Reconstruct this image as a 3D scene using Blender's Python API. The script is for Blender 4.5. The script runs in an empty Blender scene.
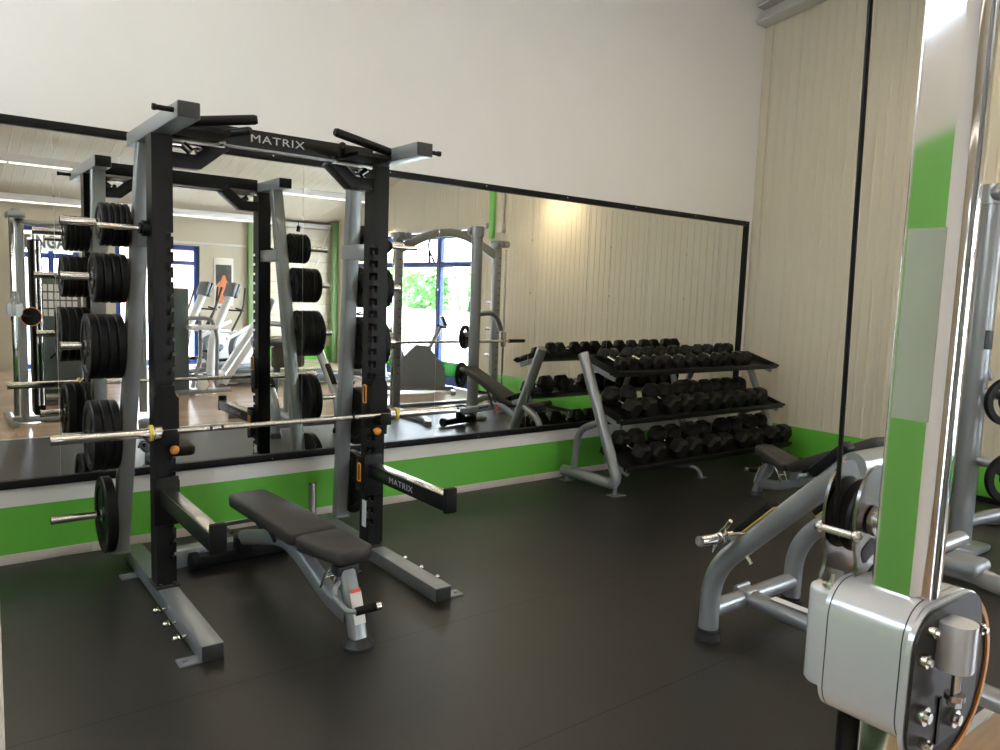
import bpy, bmesh, math, random
from mathutils import Vector, Matrix, Euler
random.seed(7)
scn = bpy.context.scene
COL = scn.collection
PI = math.pi
V = Vector

# ------------------------------------------------------------------ materials
def mat(name, col, rough=0.5, metal=0.0, spec=0.5, coat=0.0, emit=None, es=0.0):
    m = bpy.data.materials.new(name); m.use_nodes = True
    b = m.node_tree.nodes['Principled BSDF']
    b.inputs['Base Color'].default_value = (*col, 1)
    b.inputs['Roughness'].default_value = rough
    b.inputs['Metallic'].default_value = metal
    b.inputs['Specular IOR Level'].default_value = spec
    b.inputs['Coat Weight'].default_value = coat
    if emit:
        b.inputs['Emission Color'].default_value = (*emit, 1)
        b.inputs['Emission Strength'].default_value = es
    return m

def add_noise(m, scale=8.0, amt=0.12, bump=0.0, bscale=200.0, detail=3.0, bdist=0.002):
    """vary the base colour a little and add a fine bump"""
    nt = m.node_tree; N = nt.nodes; L = nt.links
    b = N['Principled BSDF']; c = b.inputs['Base Color'].default_value[:]
    tc = N.new('ShaderNodeTexCoord')
    n = N.new('ShaderNodeTexNoise'); n.inputs['Scale'].default_value = scale; n.inputs['Detail'].default_value = detail
    L.new(tc.outputs['Object'], n.inputs['Vector'])
    r = N.new('ShaderNodeMapRange'); r.inputs['To Min'].default_value = 1 - amt; r.inputs['To Max'].default_value = 1 + amt
    L.new(n.outputs['Fac'], r.inputs['Value'])
    mx = N.new('ShaderNodeMix'); mx.data_type = 'RGBA'; mx.blend_type = 'MULTIPLY'; mx.inputs[0].default_value = 1
    mx.inputs[6].default_value = c
    L.new(r.outputs['Result'], mx.inputs[7]); L.new(mx.outputs[2], b.inputs['Base Color'])
    if bump:
        n2 = N.new('ShaderNodeTexNoise'); n2.inputs['Scale'].default_value = bscale
        L.new(tc.outputs['Object'], n2.inputs['Vector'])
        bp = N.new('ShaderNodeBump'); bp.inputs['Strength'].default_value = bump; bp.inputs['Distance'].default_value = bdist
        L.new(n2.outputs['Fac'], bp.inputs['Height']); L.new(bp.outputs['Normal'], b.inputs['Normal'])
    return m

M = {}
M['white'] = add_noise(mat('white_plaster', (0.76, 0.74, 0.715), 0.85, spec=0.2), 3, 0.03, 0.12, 60)
M['band'] = add_noise(mat('white_band_paint', (0.74, 0.72, 0.70), 0.5), 4, 0.03)
M['green'] = add_noise(mat('green_paint', (0.125, 0.45, 0.05), 0.36), 5, 0.04)
M['base'] = add_noise(mat('baseboard_tile', (0.55, 0.49, 0.44), 0.5), 6, 0.08)
M['panel'] = add_noise(mat('cream_metal_panel', (0.61, 0.555, 0.435), 0.5, spec=0.4), 1.5, 0.05)
M['ceil'] = add_noise(mat('cream_roof_sheet', (0.57, 0.51, 0.39), 0.55), 2, 0.05)
M['panel_shaded'] = add_noise(mat('shaded_cream_panel', (0.45, 0.40, 0.30), 0.55), 1.5, 0.05)  # same cream panel, with the backlit rear wall's shade put into its colour
M['trimgrey'] = add_noise(mat('grey_trim', (0.55, 0.53, 0.49), 0.5), 4, 0.05)
M['silver'] = add_noise(mat('silver_paint', (0.27, 0.285, 0.295), 0.36, 0.55, coat=0.2), 30, 0.05, 0.03, 500)
M['silver2'] = add_noise(mat('light_silver_paint', (0.27, 0.28, 0.29), 0.33, 0.45, coat=0.2), 30, 0.04, 0.02, 500)
M['silver3'] = add_noise(mat('pale_silver_enamel', (0.56, 0.575, 0.60), 0.24, 0.25, coat=0.5), 30, 0.03, 0.02, 500)
M['darksteel'] = add_noise(mat('dark_polished_steel', (0.20, 0.19, 0.175), 0.22, 1.0), 20, 0.05)
M['black'] = add_noise(mat('black_gloss_paint', (0.007, 0.007, 0.0075), 0.34, 0.0, spec=0.2, coat=0.0), 30, 0.1, 0.02, 400)
M['blackm'] = add_noise(mat('black_matt_paint', (0.007, 0.007, 0.0075), 0.45, spec=0.16), 20, 0.1)
M['charcoal'] = add_noise(mat('charcoal_paint', (0.030, 0.030, 0.031), 0.42, spec=0.3), 20, 0.1)
M['rubber'] = add_noise(mat('black_rubber', (0.006, 0.006, 0.0063), 0.45, spec=0.18), 20, 0.2, 0.2, 300)
M['rubber2'] = add_noise(mat('dumbbell_rubber', (0.009, 0.0085, 0.008), 0.42, spec=0.2), 20, 0.2, 0.2, 300)
M['pad'] = add_noise(mat('grey_upholstery', (0.045, 0.041, 0.039), 0.5, spec=0.3), 14, 0.1, 0.35, 320)
M['padbrown'] = add_noise(mat('taupe_upholstery', (0.14, 0.115, 0.095), 0.5), 14, 0.1, 0.3, 320)
M['chrome'] = add_noise(mat('chrome', (0.78, 0.76, 0.74), 0.07, 1.0), 10, 0.03)
M['steel'] = add_noise(mat('brushed_steel', (0.62, 0.60, 0.58), 0.25, 1.0), 40, 0.06)
M['orange'] = add_noise(mat('orange_plastic', (0.72, 0.27, 0.04), 0.4), 10, 0.05)
M['yellow'] = add_noise(mat('yellow_plastic', (0.70, 0.56, 0.10), 0.4), 10, 0.05)
M['red'] = add_noise(mat('red_label', (0.6, 0.09, 0.04), 0.5), 10, 0.05)
M['label'] = add_noise(mat('white_label', (0.7, 0.69, 0.67), 0.5), 20, 0.05)
M['text'] = add_noise(mat('pale_lettering', (0.42, 0.42, 0.42), 0.5), 10, 0.03)
M['textg'] = add_noise(mat('grey_lettering', (0.16, 0.16, 0.13), 0.5), 10, 0.03)
M['blue'] = add_noise(mat('blue_frame_paint', (0.022, 0.055, 0.24), 0.4), 8, 0.06)
M['bluegrip'] = add_noise(mat('blue_grip', (0.12, 0.17, 0.28), 0.5), 8, 0.06)
M['machwhite'] = add_noise(mat('white_machine_shell', (0.70, 0.70, 0.69), 0.35, coat=0.3), 8, 0.03)
M['machgrey'] = add_noise(mat('grey_machine_shell', (0.16, 0.18, 0.19), 0.4), 8, 0.05)
M['teal'] = add_noise(mat('smoked_shroud', (0.075, 0.10, 0.10), 0.3), 8, 0.06)
M['screen'] = add_noise(mat('dark_console', (0.02, 0.022, 0.025), 0.15), 8, 0.05)
M['colgreen'] = add_noise(mat('green_column_paint', (0.20, 0.56, 0.13), 0.5), 5, 0.05)
M['paleg'] = add_noise(mat('pale_green_paint', (0.15, 0.27, 0.10), 0.5), 5, 0.05)
M['speck'] = add_noise(mat('speckled_plaster', (0.66, 0.62, 0.57), 0.6), 90, 0.5, 0.5, 150, 2)
M['pave'] = add_noise(mat('pale_paving', (0.62, 0.61, 0.58), 0.9), 2, 0.08)
M['leaf'] = add_noise(mat('leaf_green', (0.16, 0.36, 0.09), 0.7), 1.2, 0.35)
M['leaf2'] = add_noise(mat('dark_leaf_green', (0.10, 0.26, 0.07), 0.7), 1.2, 0.35)
M['trunk'] = add_noise(mat('bark', (0.16, 0.11, 0.07), 0.9), 9, 0.3)
M['postdark'] = add_noise(mat('poster_dark', (0.05, 0.045, 0.04), 0.5), 14, 0.6)
M['postor'] = add_noise(mat('poster_orange', (0.62, 0.20, 0.07), 0.5), 9, 0.4)
M['paper'] = add_noise(mat('poster_paper', (0.66, 0.62, 0.55), 0.6), 5, 0.03)
M['frost'] = None

def lamp_mat(name, col, s):
    m = bpy.data.materials.new(name); m.use_nodes = True; nt = m.node_tree; nt.nodes.clear()
    o = nt.nodes.new('ShaderNodeOutputMaterial'); e = nt.nodes.new('ShaderNodeEmission')
    e.inputs['Color'].default_value = (*col, 1); e.inputs['Strength'].default_value = s
    nt.links.new(e.outputs[0], o.inputs[0]); return m
STRIP = 12.5
M['led'] = lamp_mat('led_tube', (1.0, 0.87, 0.68), STRIP)
M['ledsoft'] = lamp_mat('dimmer_led_tube', (1.0, 0.91, 0.77), 2.2)

def glass_mat(name, tint, refl=0.06, rough=0.0):
    m = bpy.data.materials.new(name); m.use_nodes = True; nt = m.node_tree; nt.nodes.clear()
    o = nt.nodes.new('ShaderNodeOutputMaterial'); t = nt.nodes.new('ShaderNodeBsdfTransparent')
    t.inputs['Color'].default_value = (*tint, 1)
    g = nt.nodes.new('ShaderNodeBsdfGlossy'); g.inputs['Roughness'].default_value = rough
    x = nt.nodes.new('ShaderNodeMixShader'); x.inputs[0].default_value = refl
    nt.links.new(t.outputs[0], x.inputs[1]); nt.links.new(g.outputs[0], x.inputs[2]); nt.links.new(x.outputs[0], o.inputs[0])
    return m
M['glass'] = glass_mat('window_glass', (0.93, 0.95, 0.95))
M['filmgreen'] = glass_mat('green_window_film', (0.05, 0.20, 0.05), 0.05)
M['frost'] = add_noise(mat('worn_sticker', (0.52, 0.55, 0.46), 0.5, spec=0.2), 20, 0.06); M['frost'].node_tree.nodes['Principled BSDF'].inputs['Alpha'].default_value = 0.5

def mirror_mat():
    m = bpy.data.materials.new('mirror_silvering'); m.use_nodes = True; nt = m.node_tree; nt.nodes.clear()
    o = nt.nodes.new('ShaderNodeOutputMaterial'); g = nt.nodes.new('ShaderNodeBsdfGlossy')
    g.inputs['Color'].default_value = (0.86, 0.87, 0.84, 1); g.inputs['Roughness'].default_value = 0.0
    nt.links.new(g.outputs[0], o.inputs[0]); return m
M['mirror'] = mirror_mat()
def translucent(name, col):
    m = bpy.data.materials.new(name); m.use_nodes = True; nt = m.node_tree; nt.nodes.clear()
    o = nt.nodes.new('ShaderNodeOutputMaterial'); a = nt.nodes.new('ShaderNodeBsdfDiffuse'); b = nt.nodes.new('ShaderNodeBsdfTranslucent'); x = nt.nodes.new('ShaderNodeMixShader')
    a.inputs[0].default_value = (*col, 1); b.inputs[0].default_value = (*col, 1); x.inputs[0].default_value = 0.5
    nt.links.new(a.outputs[0], x.inputs[1]); nt.links.new(b.outputs[0], x.inputs[2]); nt.links.new(x.outputs[0], o.inputs[0]); return m
M['banner'] = translucent('translucent_banner', (0.8, 0.79, 0.75))

def rubber_floor():
    m = mat('rubber_floor', (0.034, 0.032, 0.030), 0.4, spec=0.62); nt = m.node_tree; N = nt.nodes; L = nt.links
    b = N['Principled BSDF']; tc = N.new('ShaderNodeTexCoord')
    br = N.new('ShaderNodeTexBrick'); br.offset = 0.0
    for k, v in (('Scale', 1.0), ('Mortar Size', 0.0028), ('Mortar Smooth', 0.2), ('Brick Width', 9.0), ('Row Height', 1.05)):
        br.inputs[k].default_value = v
    L.new(tc.outputs['Object'], br.inputs['Vector'])
    n1 = N.new('ShaderNodeTexNoise'); n1.inputs['Scale'].default_value = 1.6; n1.inputs['Detail'].default_value = 6
    n2 = N.new('ShaderNodeTexNoise'); n2.inputs['Scale'].default_value = 150; n2.inputs['Detail'].default_value = 2
    L.new(tc.outputs['Object'], n1.inputs['Vector']); L.new(tc.outputs['Object'], n2.inputs['Vector'])
    r1 = N.new('ShaderNodeValToRGB')
    r1.color_ramp.elements[0].position = 0.3; r1.color_ramp.elements[0].color = (0.0095, 0.0085, 0.0075, 1)
    r1.color_ramp.elements[1].position = 0.72; r1.color_ramp.elements[1].color = (0.016, 0.0145, 0.0125, 1)
    L.new(n1.outputs['Fac'], r1.inputs['Fac'])
    mx = N.new('ShaderNodeMix'); mx.data_type = 'RGBA'
    mp = N.new('ShaderNodeMapping'); mp.inputs['Location'].default_value = (4.0, -2.04, 0); L.new(tc.outputs['Object'], mp.inputs[0]); L.new(mp.outputs[0], br.inputs['Vector'])
    L.new(br.outputs['Fac'], mx.inputs[0]); L.new(r1.outputs['Color'], mx.inputs[6]); mx.inputs[7].default_value = (0.005, 0.005, 0.0045, 1)
    L.new(mx.outputs[2], b.inputs['Base Color'])
    rr = N.new('ShaderNodeMapRange'); rr.inputs['To Min'].default_value = 0.33; rr.inputs['To Max'].default_value = 0.45
    L.new(n1.outputs['Fac'], rr.inputs['Value']); L.new(rr.outputs['Result'], b.inputs['Roughness'])
    sq = N.new('ShaderNodeMapRange'); sq.inputs['To Min'].default_value = 0.62; sq.inputs['To Max'].default_value = 0.36
    L.new(br.outputs['Fac'], sq.inputs['Value']); L.new(sq.outputs['Result'], b.inputs['Specular IOR Level'])
    bp = N.new('ShaderNodeBump'); bp.inputs['Strength'].default_value = 0.35; bp.inputs['Distance'].default_value = 0.002
    L.new(n2.outputs['Fac'], bp.inputs['Height']); L.new(bp.outputs['Normal'], b.inputs['Normal'])
    return m
M['rfloor'] = rubber_floor()

def wood_floor():
    m = mat('wood_floor', (0.5, 0.33, 0.2), 0.22, spec=0.5); nt = m.node_tree; N = nt.nodes; L = nt.links
    b = N['Principled BSDF']; tc = N.new('ShaderNodeTexCoord')
    br = N.new('ShaderNodeTexBrick'); br.offset = 0.4
    for k, v in (('Scale', 1.0), ('Mortar Size', 0.002), ('Brick Width', 1.3), ('Row Height', 0.19), ('Bias', 0.0)):
        br.inputs[k].default_value = v
    br.inputs['Color1'].default_value = (0.44, 0.30, 0.20, 1); br.inputs['Color2'].default_value = (0.36, 0.24, 0.155, 1)
    br.inputs['Mortar'].default_value = (0.14, 0.08, 0.05, 1)
    L.new(tc.outputs['Object'], br.inputs['Vector'])
    mp = N.new('ShaderNodeMapping'); mp.inputs['Scale'].default_value = (3, 40, 1)
    n = N.new('ShaderNodeTexNoise'); n.inputs['Scale'].default_value = 1.0; n.inputs['Detail'].default_value = 5
    L.new(tc.outputs['Object'], mp.inputs['Vector']); L.new(mp.outputs[0], n.inputs['Vector'])
    r = N.new('ShaderNodeMapRange'); r.inputs['To Min'].default_value = 0.8; r.inputs['To Max'].default_value = 1.2
    L.new(n.outputs['Fac'], r.inputs['Value'])
    mx = N.new('ShaderNodeMix'); mx.data_type = 'RGBA'; mx.blend_type = 'MULTIPLY'; mx.inputs[0].default_value = 1
    L.new(br.outputs['Color'], mx.inputs[6]); L.new(r.outputs['Result'], mx.inputs[7]); L.new(mx.outputs[2], b.inputs['Base Color'])
    return m
M['wood'] = wood_floor()

def brick_wall():
    m = mat('red_brick', (0.5, 0.2, 0.14), 0.8); nt = m.node_tree; N = nt.nodes; L = nt.links
    tc = N.new('ShaderNodeTexCoord'); mp = N.new('ShaderNodeMapping'); mp.inputs['Rotation'].default_value = (PI/2, 0, 0)
    br = N.new('ShaderNodeTexBrick'); br.inputs['Scale'].default_value = 2.0
    br.inputs['Color1'].default_value = (0.50, 0.22, 0.15, 1); br.inputs['Color2'].default_value = (0.42, 0.17, 0.12, 1)
    br.inputs['Mortar'].default_value = (0.5, 0.45, 0.4, 1)
    L.new(tc.outputs['Object'], mp.inputs[0]); L.new(mp.outputs[0], br.inputs['Vector'])
    L.new(br.outputs['Color'], N['Principled BSDF'].inputs['Base Color']); return m
M['brick'] = brick_wall()

# ------------------------------------------------------------------ mesh builder
def rotm(r):
    if r is None: return Matrix.Identity(3)
    if isinstance(r, Matrix): return r.to_3x3()
    return Euler(r).to_matrix()

class MB:
    def __init__(s): s.bm = bmesh.new()
    def box(s, c, d, rot=None, bev=0.0, seg=2):
        r = bmesh.ops.create_cube(s.bm, size=1.0); vs = r['verts']; R = rotm(rot); c = V(c)
        for v in vs: v.co = V((v.co.x*d[0], v.co.y*d[1], v.co.z*d[2]))
        if bev:
            es = list({e for v in vs for e in v.link_edges})
            g = bmesh.ops.bevel(s.bm, geom=es, offset=min(bev, 0.49*min(d)), segments=seg, profile=0.5, affect='EDGES')
            vs = list({v for f in g['faces'] for v in f.verts} | {v for v in vs if v.is_valid})
        for v in vs: v.co = R @ v.co + c
        return s
    def b2(s, a, b, bev=0.0, seg=2):
        a = V(a); b = V(b); d = [abs(b[i]-a[i]) for i in range(3)]
        return s.box((a+b)/2, d, None, bev, seg)
    def cyl(s, p, q, r, r2=None, n=16, cap=True):
        p = V(p); q = V(q); ax = (q-p); h = ax.length; r2 = r if r2 is None else r2
        R = ax.to_track_quat('Z', 'Y').to_matrix().to_4x4(); R.translation = (p+q)/2
        bmesh.ops.create_cone(s.bm, cap_ends=cap, segments=n, radius1=r, radius2=r2, depth=h, matrix=R); return s
    def ball(s, c, r, sc=(1, 1, 1), n=12, rot=None):
        mm = Matrix.Translation(V(c)) @ rotm(rot).to_4x4() @ Matrix.Diagonal((sc[0], sc[1], sc[2], 1))
        bmesh.ops.create_uvsphere(s.bm, u_segments=n, v_segments=max(6, n//2+2), radius=r, matrix=mm); return s
    def sweep(s, pts, prof, closed=False, up=None, cap=True, scales=None):
        """sweep a closed 2-D profile along points"""
        pts = [V(p) for p in pts]; n = len(pts); rings = []
        t0 = (pts[1]-pts[0]).normalized()
        u = V(up) if up else (V((0, 0, 1)) if abs(t0.z) < 0.9 else V((1, 0, 0)))
        a = (u - t0*u.dot(t0)).normalized()
        for i, p in enumerate(pts):
            if closed: t = (pts[(i+1) % n]-pts[i-1]).normalized()
            elif i == 0: t = t0
            elif i == n-1: t = (pts[-1]-pts[-2]).normalized()
            else: t = ((pts[i+1]-p).normalized()+(p-pts[i-1]).normalized()).normalized()
            a = (a - t*a.dot(t)).normalized(); b = t.cross(a)
            k = 1.0
            if 0 < i < n-1 or closed:
                d = (pts[(i+1) % n]-p).normalized(); k = 1/max(0.5, d.dot(t)) if d.dot(t) < 0.999 else 1.0
            sc = scales[i] if scales else 1.0
            rings.append([s.bm.verts.new(p + a*y*sc + b*x*sc) for x, y in prof])
        m = len(prof)
        for i in range(n if closed else n-1):
            r0 = rings[i]; r1 = rings[(i+1) % n]
            for j in range(m): s.bm.faces.new((r0[j], r0[(j+1) % m], r1[(j+1) % m], r1[j]))
        if cap and not closed:
            s.bm.faces.new(rings[0][::-1]); s.bm.faces.new(rings[-1])
        return s
    def tube(s, pts, r, fil=0.0, n=12, closed=False, up=None, sx=1.0, scales=None, fn=5):
        pr = [(math.cos(2*PI*k/n)*r*sx, math.sin(2*PI*k/n)*r) for k in range(n)]
        return s.sweep(fillet(pts, fil, fn) if fil else pts, pr, closed, up, True, scales)
    def rtube(s, pts, w, h, fil=0.0, cr=0.008, up=None, fn=5):
        return s.sweep(fillet(pts, fil, fn) if fil else pts, rrect(w, h, cr), False, up)
    def prism(s, poly, fa, fb):
        """poly: 2-D points; fa/fb map a 2-D point to the two end faces"""
        a = [s.bm.verts.new(V(fa(p))) for p in poly]; b = [s.bm.verts.new(V(fb(p))) for p in poly]; n = len(poly)
        s.bm.faces.new(a[::-1]); s.bm.faces.new(b)
        for i in range(n): s.bm.faces.new((a[i], a[(i+1) % n], b[(i+1) % n], b[i]))
        return s
    def lathe(s, prof, o, ax, n=32, closed=True):
        o = V(o); ax = V(ax).normalized(); u = V((0, 0, 1)) if abs(ax.z) < 0.9 else V((1, 0, 0))
        a = (u-ax*u.dot(ax)).normalized(); b = ax.cross(a); rings = []
        for r, h in prof:
            rings.append([s.bm.verts.new(o+ax*h+(a*math.cos(2*PI*k/n)+b*math.sin(2*PI*k/n))*max(r, 1e-4)) for k in range(n)])
        m = len(prof)
        for i in range(m if closed else m-1):
            for k in range(n): s.bm.faces.new((rings[i][k], rings[i][(k+1) % n], rings[(i+1) % m][(k+1) % n], rings[(i+1) % m][k]))
        return s
    def off(s, o):
        o = V(o)
        for v in s.bm.verts: v.co -= o
        return s
    def mesh(s, name, m, ang=35):
        bmesh.ops.recalc_face_normals(s.bm, faces=s.bm.faces[:])
        me = bpy.data.meshes.new(name); s.bm.to_mesh(me); s.bm.free()
        me.polygons.foreach_set('use_smooth', [True]*len(me.polygons)); me.set_sharp_from_angle(angle=math.radians(ang))
        me.materials.append(m); return me
    def obj(s, name, m, parent=None, ang=35):
        o = bpy.data.objects.new(name, s.mesh(name, M[m] if isinstance(m, str) else m, ang)); COL.objects.link(o)
        if parent: o.parent = parent
        return o

def rrect(w, h, r, k=3):
    out = []
    for cx, cy, a0 in ((w/2-r, h/2-r, 0), (-w/2+r, h/2-r, 90), (-w/2+r, -h/2+r, 180), (w/2-r, -h/2+r, 270)):
        for i in range(k+1):
            a = math.radians(a0+90*i/k); out.append((cx+r*math.cos(a), cy+r*math.sin(a)))
    return out
def fillet(pts, r, n=5):
    pts = [V(p) for p in pts]; out = [pts[0]]
    for i in range(1, len(pts)-1):
        p = pts[i]; a = (pts[i-1]-p); b = (pts[i+1]-p); d = min(r, a.length*0.49, b.length*0.49)
        p0 = p+a.normalized()*d; p1 = p+b.normalized()*d
        for k in range(n+1):
            t = k/n; out.append(p0*(1-t)**2 + p*2*t*(1-t) + p1*t*t)
    out.append(pts[-1]); return out

def tag(o, label, cat, group=None):
    o['label'] = label; o['category'] = cat
    if group: o['group'] = group
    return o
def thing(name, label, cat, loc=(0, 0, 0), rz=0.0, group=None):
    o = bpy.data.objects.new(name, None); o.empty_display_size = 0.1; COL.objects.link(o)
    o.location = loc; o.rotation_euler = (0, 0, rz); return tag(o, label, cat, group)
def struct(o): o['kind'] = 'structure'; return o
def dup(root, loc, rot=None, label=None, group=None):
    r = root.copy(); COL.objects.link(r); r.location = loc
    if rot is not None: r.rotation_euler = rot
    if label: r['label'] = label
    if group: r['group'] = group
    for ch in list(root.children):
        c = ch.copy(); COL.objects.link(c); c.parent = r
        for g in list(ch.children):
            d = g.copy(); COL.objects.link(d); d.parent = c
    return r
def text_obj(name, body, size, mt, parent, origin, right, up, sx=1.0, depth=0.002, bold=0.0):
    cu = bpy.data.curves.new(name, 'FONT'); cu.body = body; cu.offset = bold; cu.size = size; cu.space_character = 1.12; cu.extrude = depth; cu.align_x = 'CENTER'; cu.align_y = 'CENTER'
    t = bpy.data.objects.new('tmp_text', cu); COL.objects.link(t)
    dg = bpy.context.evaluated_depsgraph_get(); me = bpy.data.meshes.new_from_object(t.evaluated_get(dg))
    bpy.data.objects.remove(t); right = V(right).normalized(); up = V(up).normalized(); nrm = right.cross(up); o_ = V(origin)
    for v in me.vertices: v.co = o_ + right*v.co.x*sx + up*v.co.y + nrm*v.co.z
    me.materials.clear(); me.materials.append(M[mt])
    o = bpy.data.objects.new(name, me); COL.objects.link(o); o.parent = parent; return o

# ------------------------------------------------------------------ camera
cam = bpy.data.objects.new('camera', bpy.data.cameras.new('camera')); COL.objects.link(cam)
Rw = ((0.794, -0.037, 0.607), (-0.607, -0.107, 0.788), (0.036, -0.994, -0.108))
rt = V((Rw[0][0], Rw[1][0], Rw[2][0])).normalized(); fw = V((Rw[0][2], Rw[1][2], Rw[2][2]))
fw = (fw-rt*fw.dot(rt)).normalized(); upv = rt.cross(fw)
mw = Matrix(((rt.x, upv.x, -fw.x, 0.0), (rt.y, upv.y, -fw.y, 0.0), (rt.z, upv.z, -fw.z, 1.7), (0, 0, 0, 1)))
cam.matrix_world = mw
cam.data.sensor_fit = 'HORIZONTAL'; cam.data.sensor_width = 36.0; cam.data.lens = 36*756/1000.0
cam.data.clip_start = 0.02; cam.data.clip_end = 300
scn.camera = cam

# ------------------------------------------------------------------ room
XL, XR, YB, YA = -2.2, 7.5, -5.7, 5.168
def zc(y):
    if y < 0.0: return 3.1 + 0.24*(y-YB)
    if y < 3.2: return 4.468 + 0.295*y
    return 5.412 - 0.16*(y-3.2)
WOOD_Y = 1.13
struct(MB().b2((XL, WOOD_Y, -0.06), (XR, YA, 0.0)).obj('floor_rubber', 'rfloor'))
struct(MB().b2((XL, YB, -0.06), (XR, WOOD_Y, -0.001)).obj('floor_wood', 'wood'))
struct(MB().b2((XL, WOOD_Y-0.03, -0.01), (XR, WOOD_Y+0.01, 0.004), 0.002).obj('trim_1', 'trimgrey'))
# mirror wall
struct(MB().b2((XL-0.2, YA, -0.06), (XR+0.2, YA+0.2, 5.5)).obj('wall_back', 'white'))
struct(MB().b2((XL, YA-0.008, 0.345), (XR, YA, 0.47)).obj('trim_2', 'band'))
struct(MB().b2((XL, YA-0.008, 0.06), (XR, YA, 0.345)).obj('trim_3', 'green'))
bb = MB(); x = XL
while x < XR-0.01:
    bb.b2((x, YA-0.012, 0.0), (min(x+0.597, XR), YA, 0.06), 0.0015); x += 0.6
struct(bb.obj('baseboard_back', 'base'))

def ribbed(y0, y1, z0f, z1f, pitch=0.1, dep=0.004):
    """ribbed sheet standing on x = XR, ribs upright, inner face toward -x"""
    mb = MB(); ys = []; y = y0
    while y < y1-1e-6:
        for f, d in ((0.0, 0), (0.30, 0), (0.36, dep), (0.52, dep), (0.58, 0)):
            yy = y+f*pitch
            if yy < y1: ys.append((yy, d))
        y += pitch
    ys.append((y1, 0))
    ys += [(k, 0) for k in (0.0, 3.2) if y0 < k < y1 and all(abs(k-q[0]) > 1e-4 for q in ys)]; ys.sort()
    inn = [(mb.bm.verts.new((XR-d, yy, z0f(yy))), mb.bm.verts.new((XR-d, yy, z1f(yy)))) for yy, d in ys]
    out = [(mb.bm.verts.new((XR+0.15, yy, z0f(yy))), mb.bm.verts.new((XR+0.15, yy, z1f(yy)+(0.3 if y1 > 3 else 0)))) for yy in (y0, y1)]
    for a, b in zip(inn, inn[1:]): mb.bm.faces.new((a[0], b[0], b[1], a[1]))
    mb.bm.faces.new((out[0][0], out[0][1], out[1][1], out[1][0]))
    mb.bm.faces.new((inn[0][0], inn[0][1], out[0][1], out[0][0])); mb.bm.faces.new((inn[-1][0], out[1][0], out[1][1], inn[-1][1]))
    return mb
WY0, WY1, WZ = -5.2, -0.10, 2.78         # window opening in the right-hand wall
struct(ribbed(WY1, YA, lambda y: -0.06, zc).obj('wall_right', 'panel', ang=20))
struct(ribbed(WY0, WY1, lambda y: WZ, zc).obj('wall_right', 'panel', ang=20))
struct(ribbed(YB, WY0, lambda y: -0.06, zc).obj('wall_right', 'panel', ang=20))
jn = MB()
for y in (4.72, 3.62, 2.52, 1.42, 0.32, -0.78, -1.88, -2.98, -4.08):
    jn.b2((XR-0.006, y-0.003, WZ if y < WY1 else 0.38), (XR-0.001, y+0.003, zc(y)-0.02))
struct(jn.obj('trim_4', 'trimgrey'))
struct(MB().b2((XR-0.02, WY1+0.05, 0.05), (XR, YA-0.02, 0.375), 0.004).obj('trim_5', 'green'))
struct(MB().b2((XR-0.025, WY1+0.05, 0.0), (XR, YA-0.02, 0.05), 0.002).obj('baseboard_right', 'blackm'))
struct(MB().b2((XR-0.015, YA-0.10, 0.375), (XR-0.001, YA-0.001, 4.72), 0.004).obj('trim_6', 'panel'))
# steel rafter under the roof along the right-hand wall
bm_ = MB(); ra = math.atan(0.15)
for dz, h, w in ((0.0, 0.025, 0.20), (0.09, 0.155, 0.06), (0.175, 0.025, 0.20)):
    bm_.box((XR-w/2, YA-0.9+0.02, 4.70+0.135+dz), (w, 1.82, h), (-ra, 0, 0), 0.003)
struct(bm_.obj('trim_7', 'trimgrey'))
# roof
rf = MB(); xs = []; x = XL-0.2
while x < XR+0.2:
    for f, d in ((0, 0), (0.10, 0), (0.106, 0.0025), (0.12, 0.0025), (0.126, 0)): xs.append((x+f, d))
    x += 0.15
YS = (YB-0.2, 0.0, 3.2, YA+0.2)
lo = [[rf.bm.verts.new((x, y, zc(y)-d)) for y in YS] for x, d in xs]
for a, b in zip(lo, lo[1:]):
    for k in range(3): rf.bm.faces.new((a[k], a[k+1], b[k+1], b[k]))
tp = [[rf.bm.verts.new((x, y, zc(y)+0.2)) for y in YS] for x in (xs[0][0], xs[-1][0])]
for k in range(3): rf.bm.faces.new((tp[0][k], tp[0][k+1], tp[1][k+1], tp[1][k]))
for e, t_ in ((lo[0], tp[0]), (lo[-1], tp[1])):
    for k in range(3): rf.bm.faces.new((e[k], e[k+1], t_[k+1], t_[k]))
struct(rf.obj('ceiling', 'ceil', ang=20))
# left wall (outside the picture, seen only in the chrome)
LY0, LY1, LZ0, LZ1 = 1.0, 4.9, 3.0, 3.95          # high daylight opening in the left wall
for a, b in (((YB, -0.06), (YA, LZ0)), ((YB, LZ1), (YA, 5.6)), ((YB, LZ0), (LY0, LZ1)), ((LY1, LZ0), (YA, LZ1))):
    struct(MB().b2((XL-0.2, a[0], a[1]), (XL, b[0], b[1])).obj('wall_left', 'white'))
struct(MB().b2((XL, 0.9, 0.1), (XL+0.012, 3.45, 2.50)).obj('trim_8', 'colgreen'))
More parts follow.
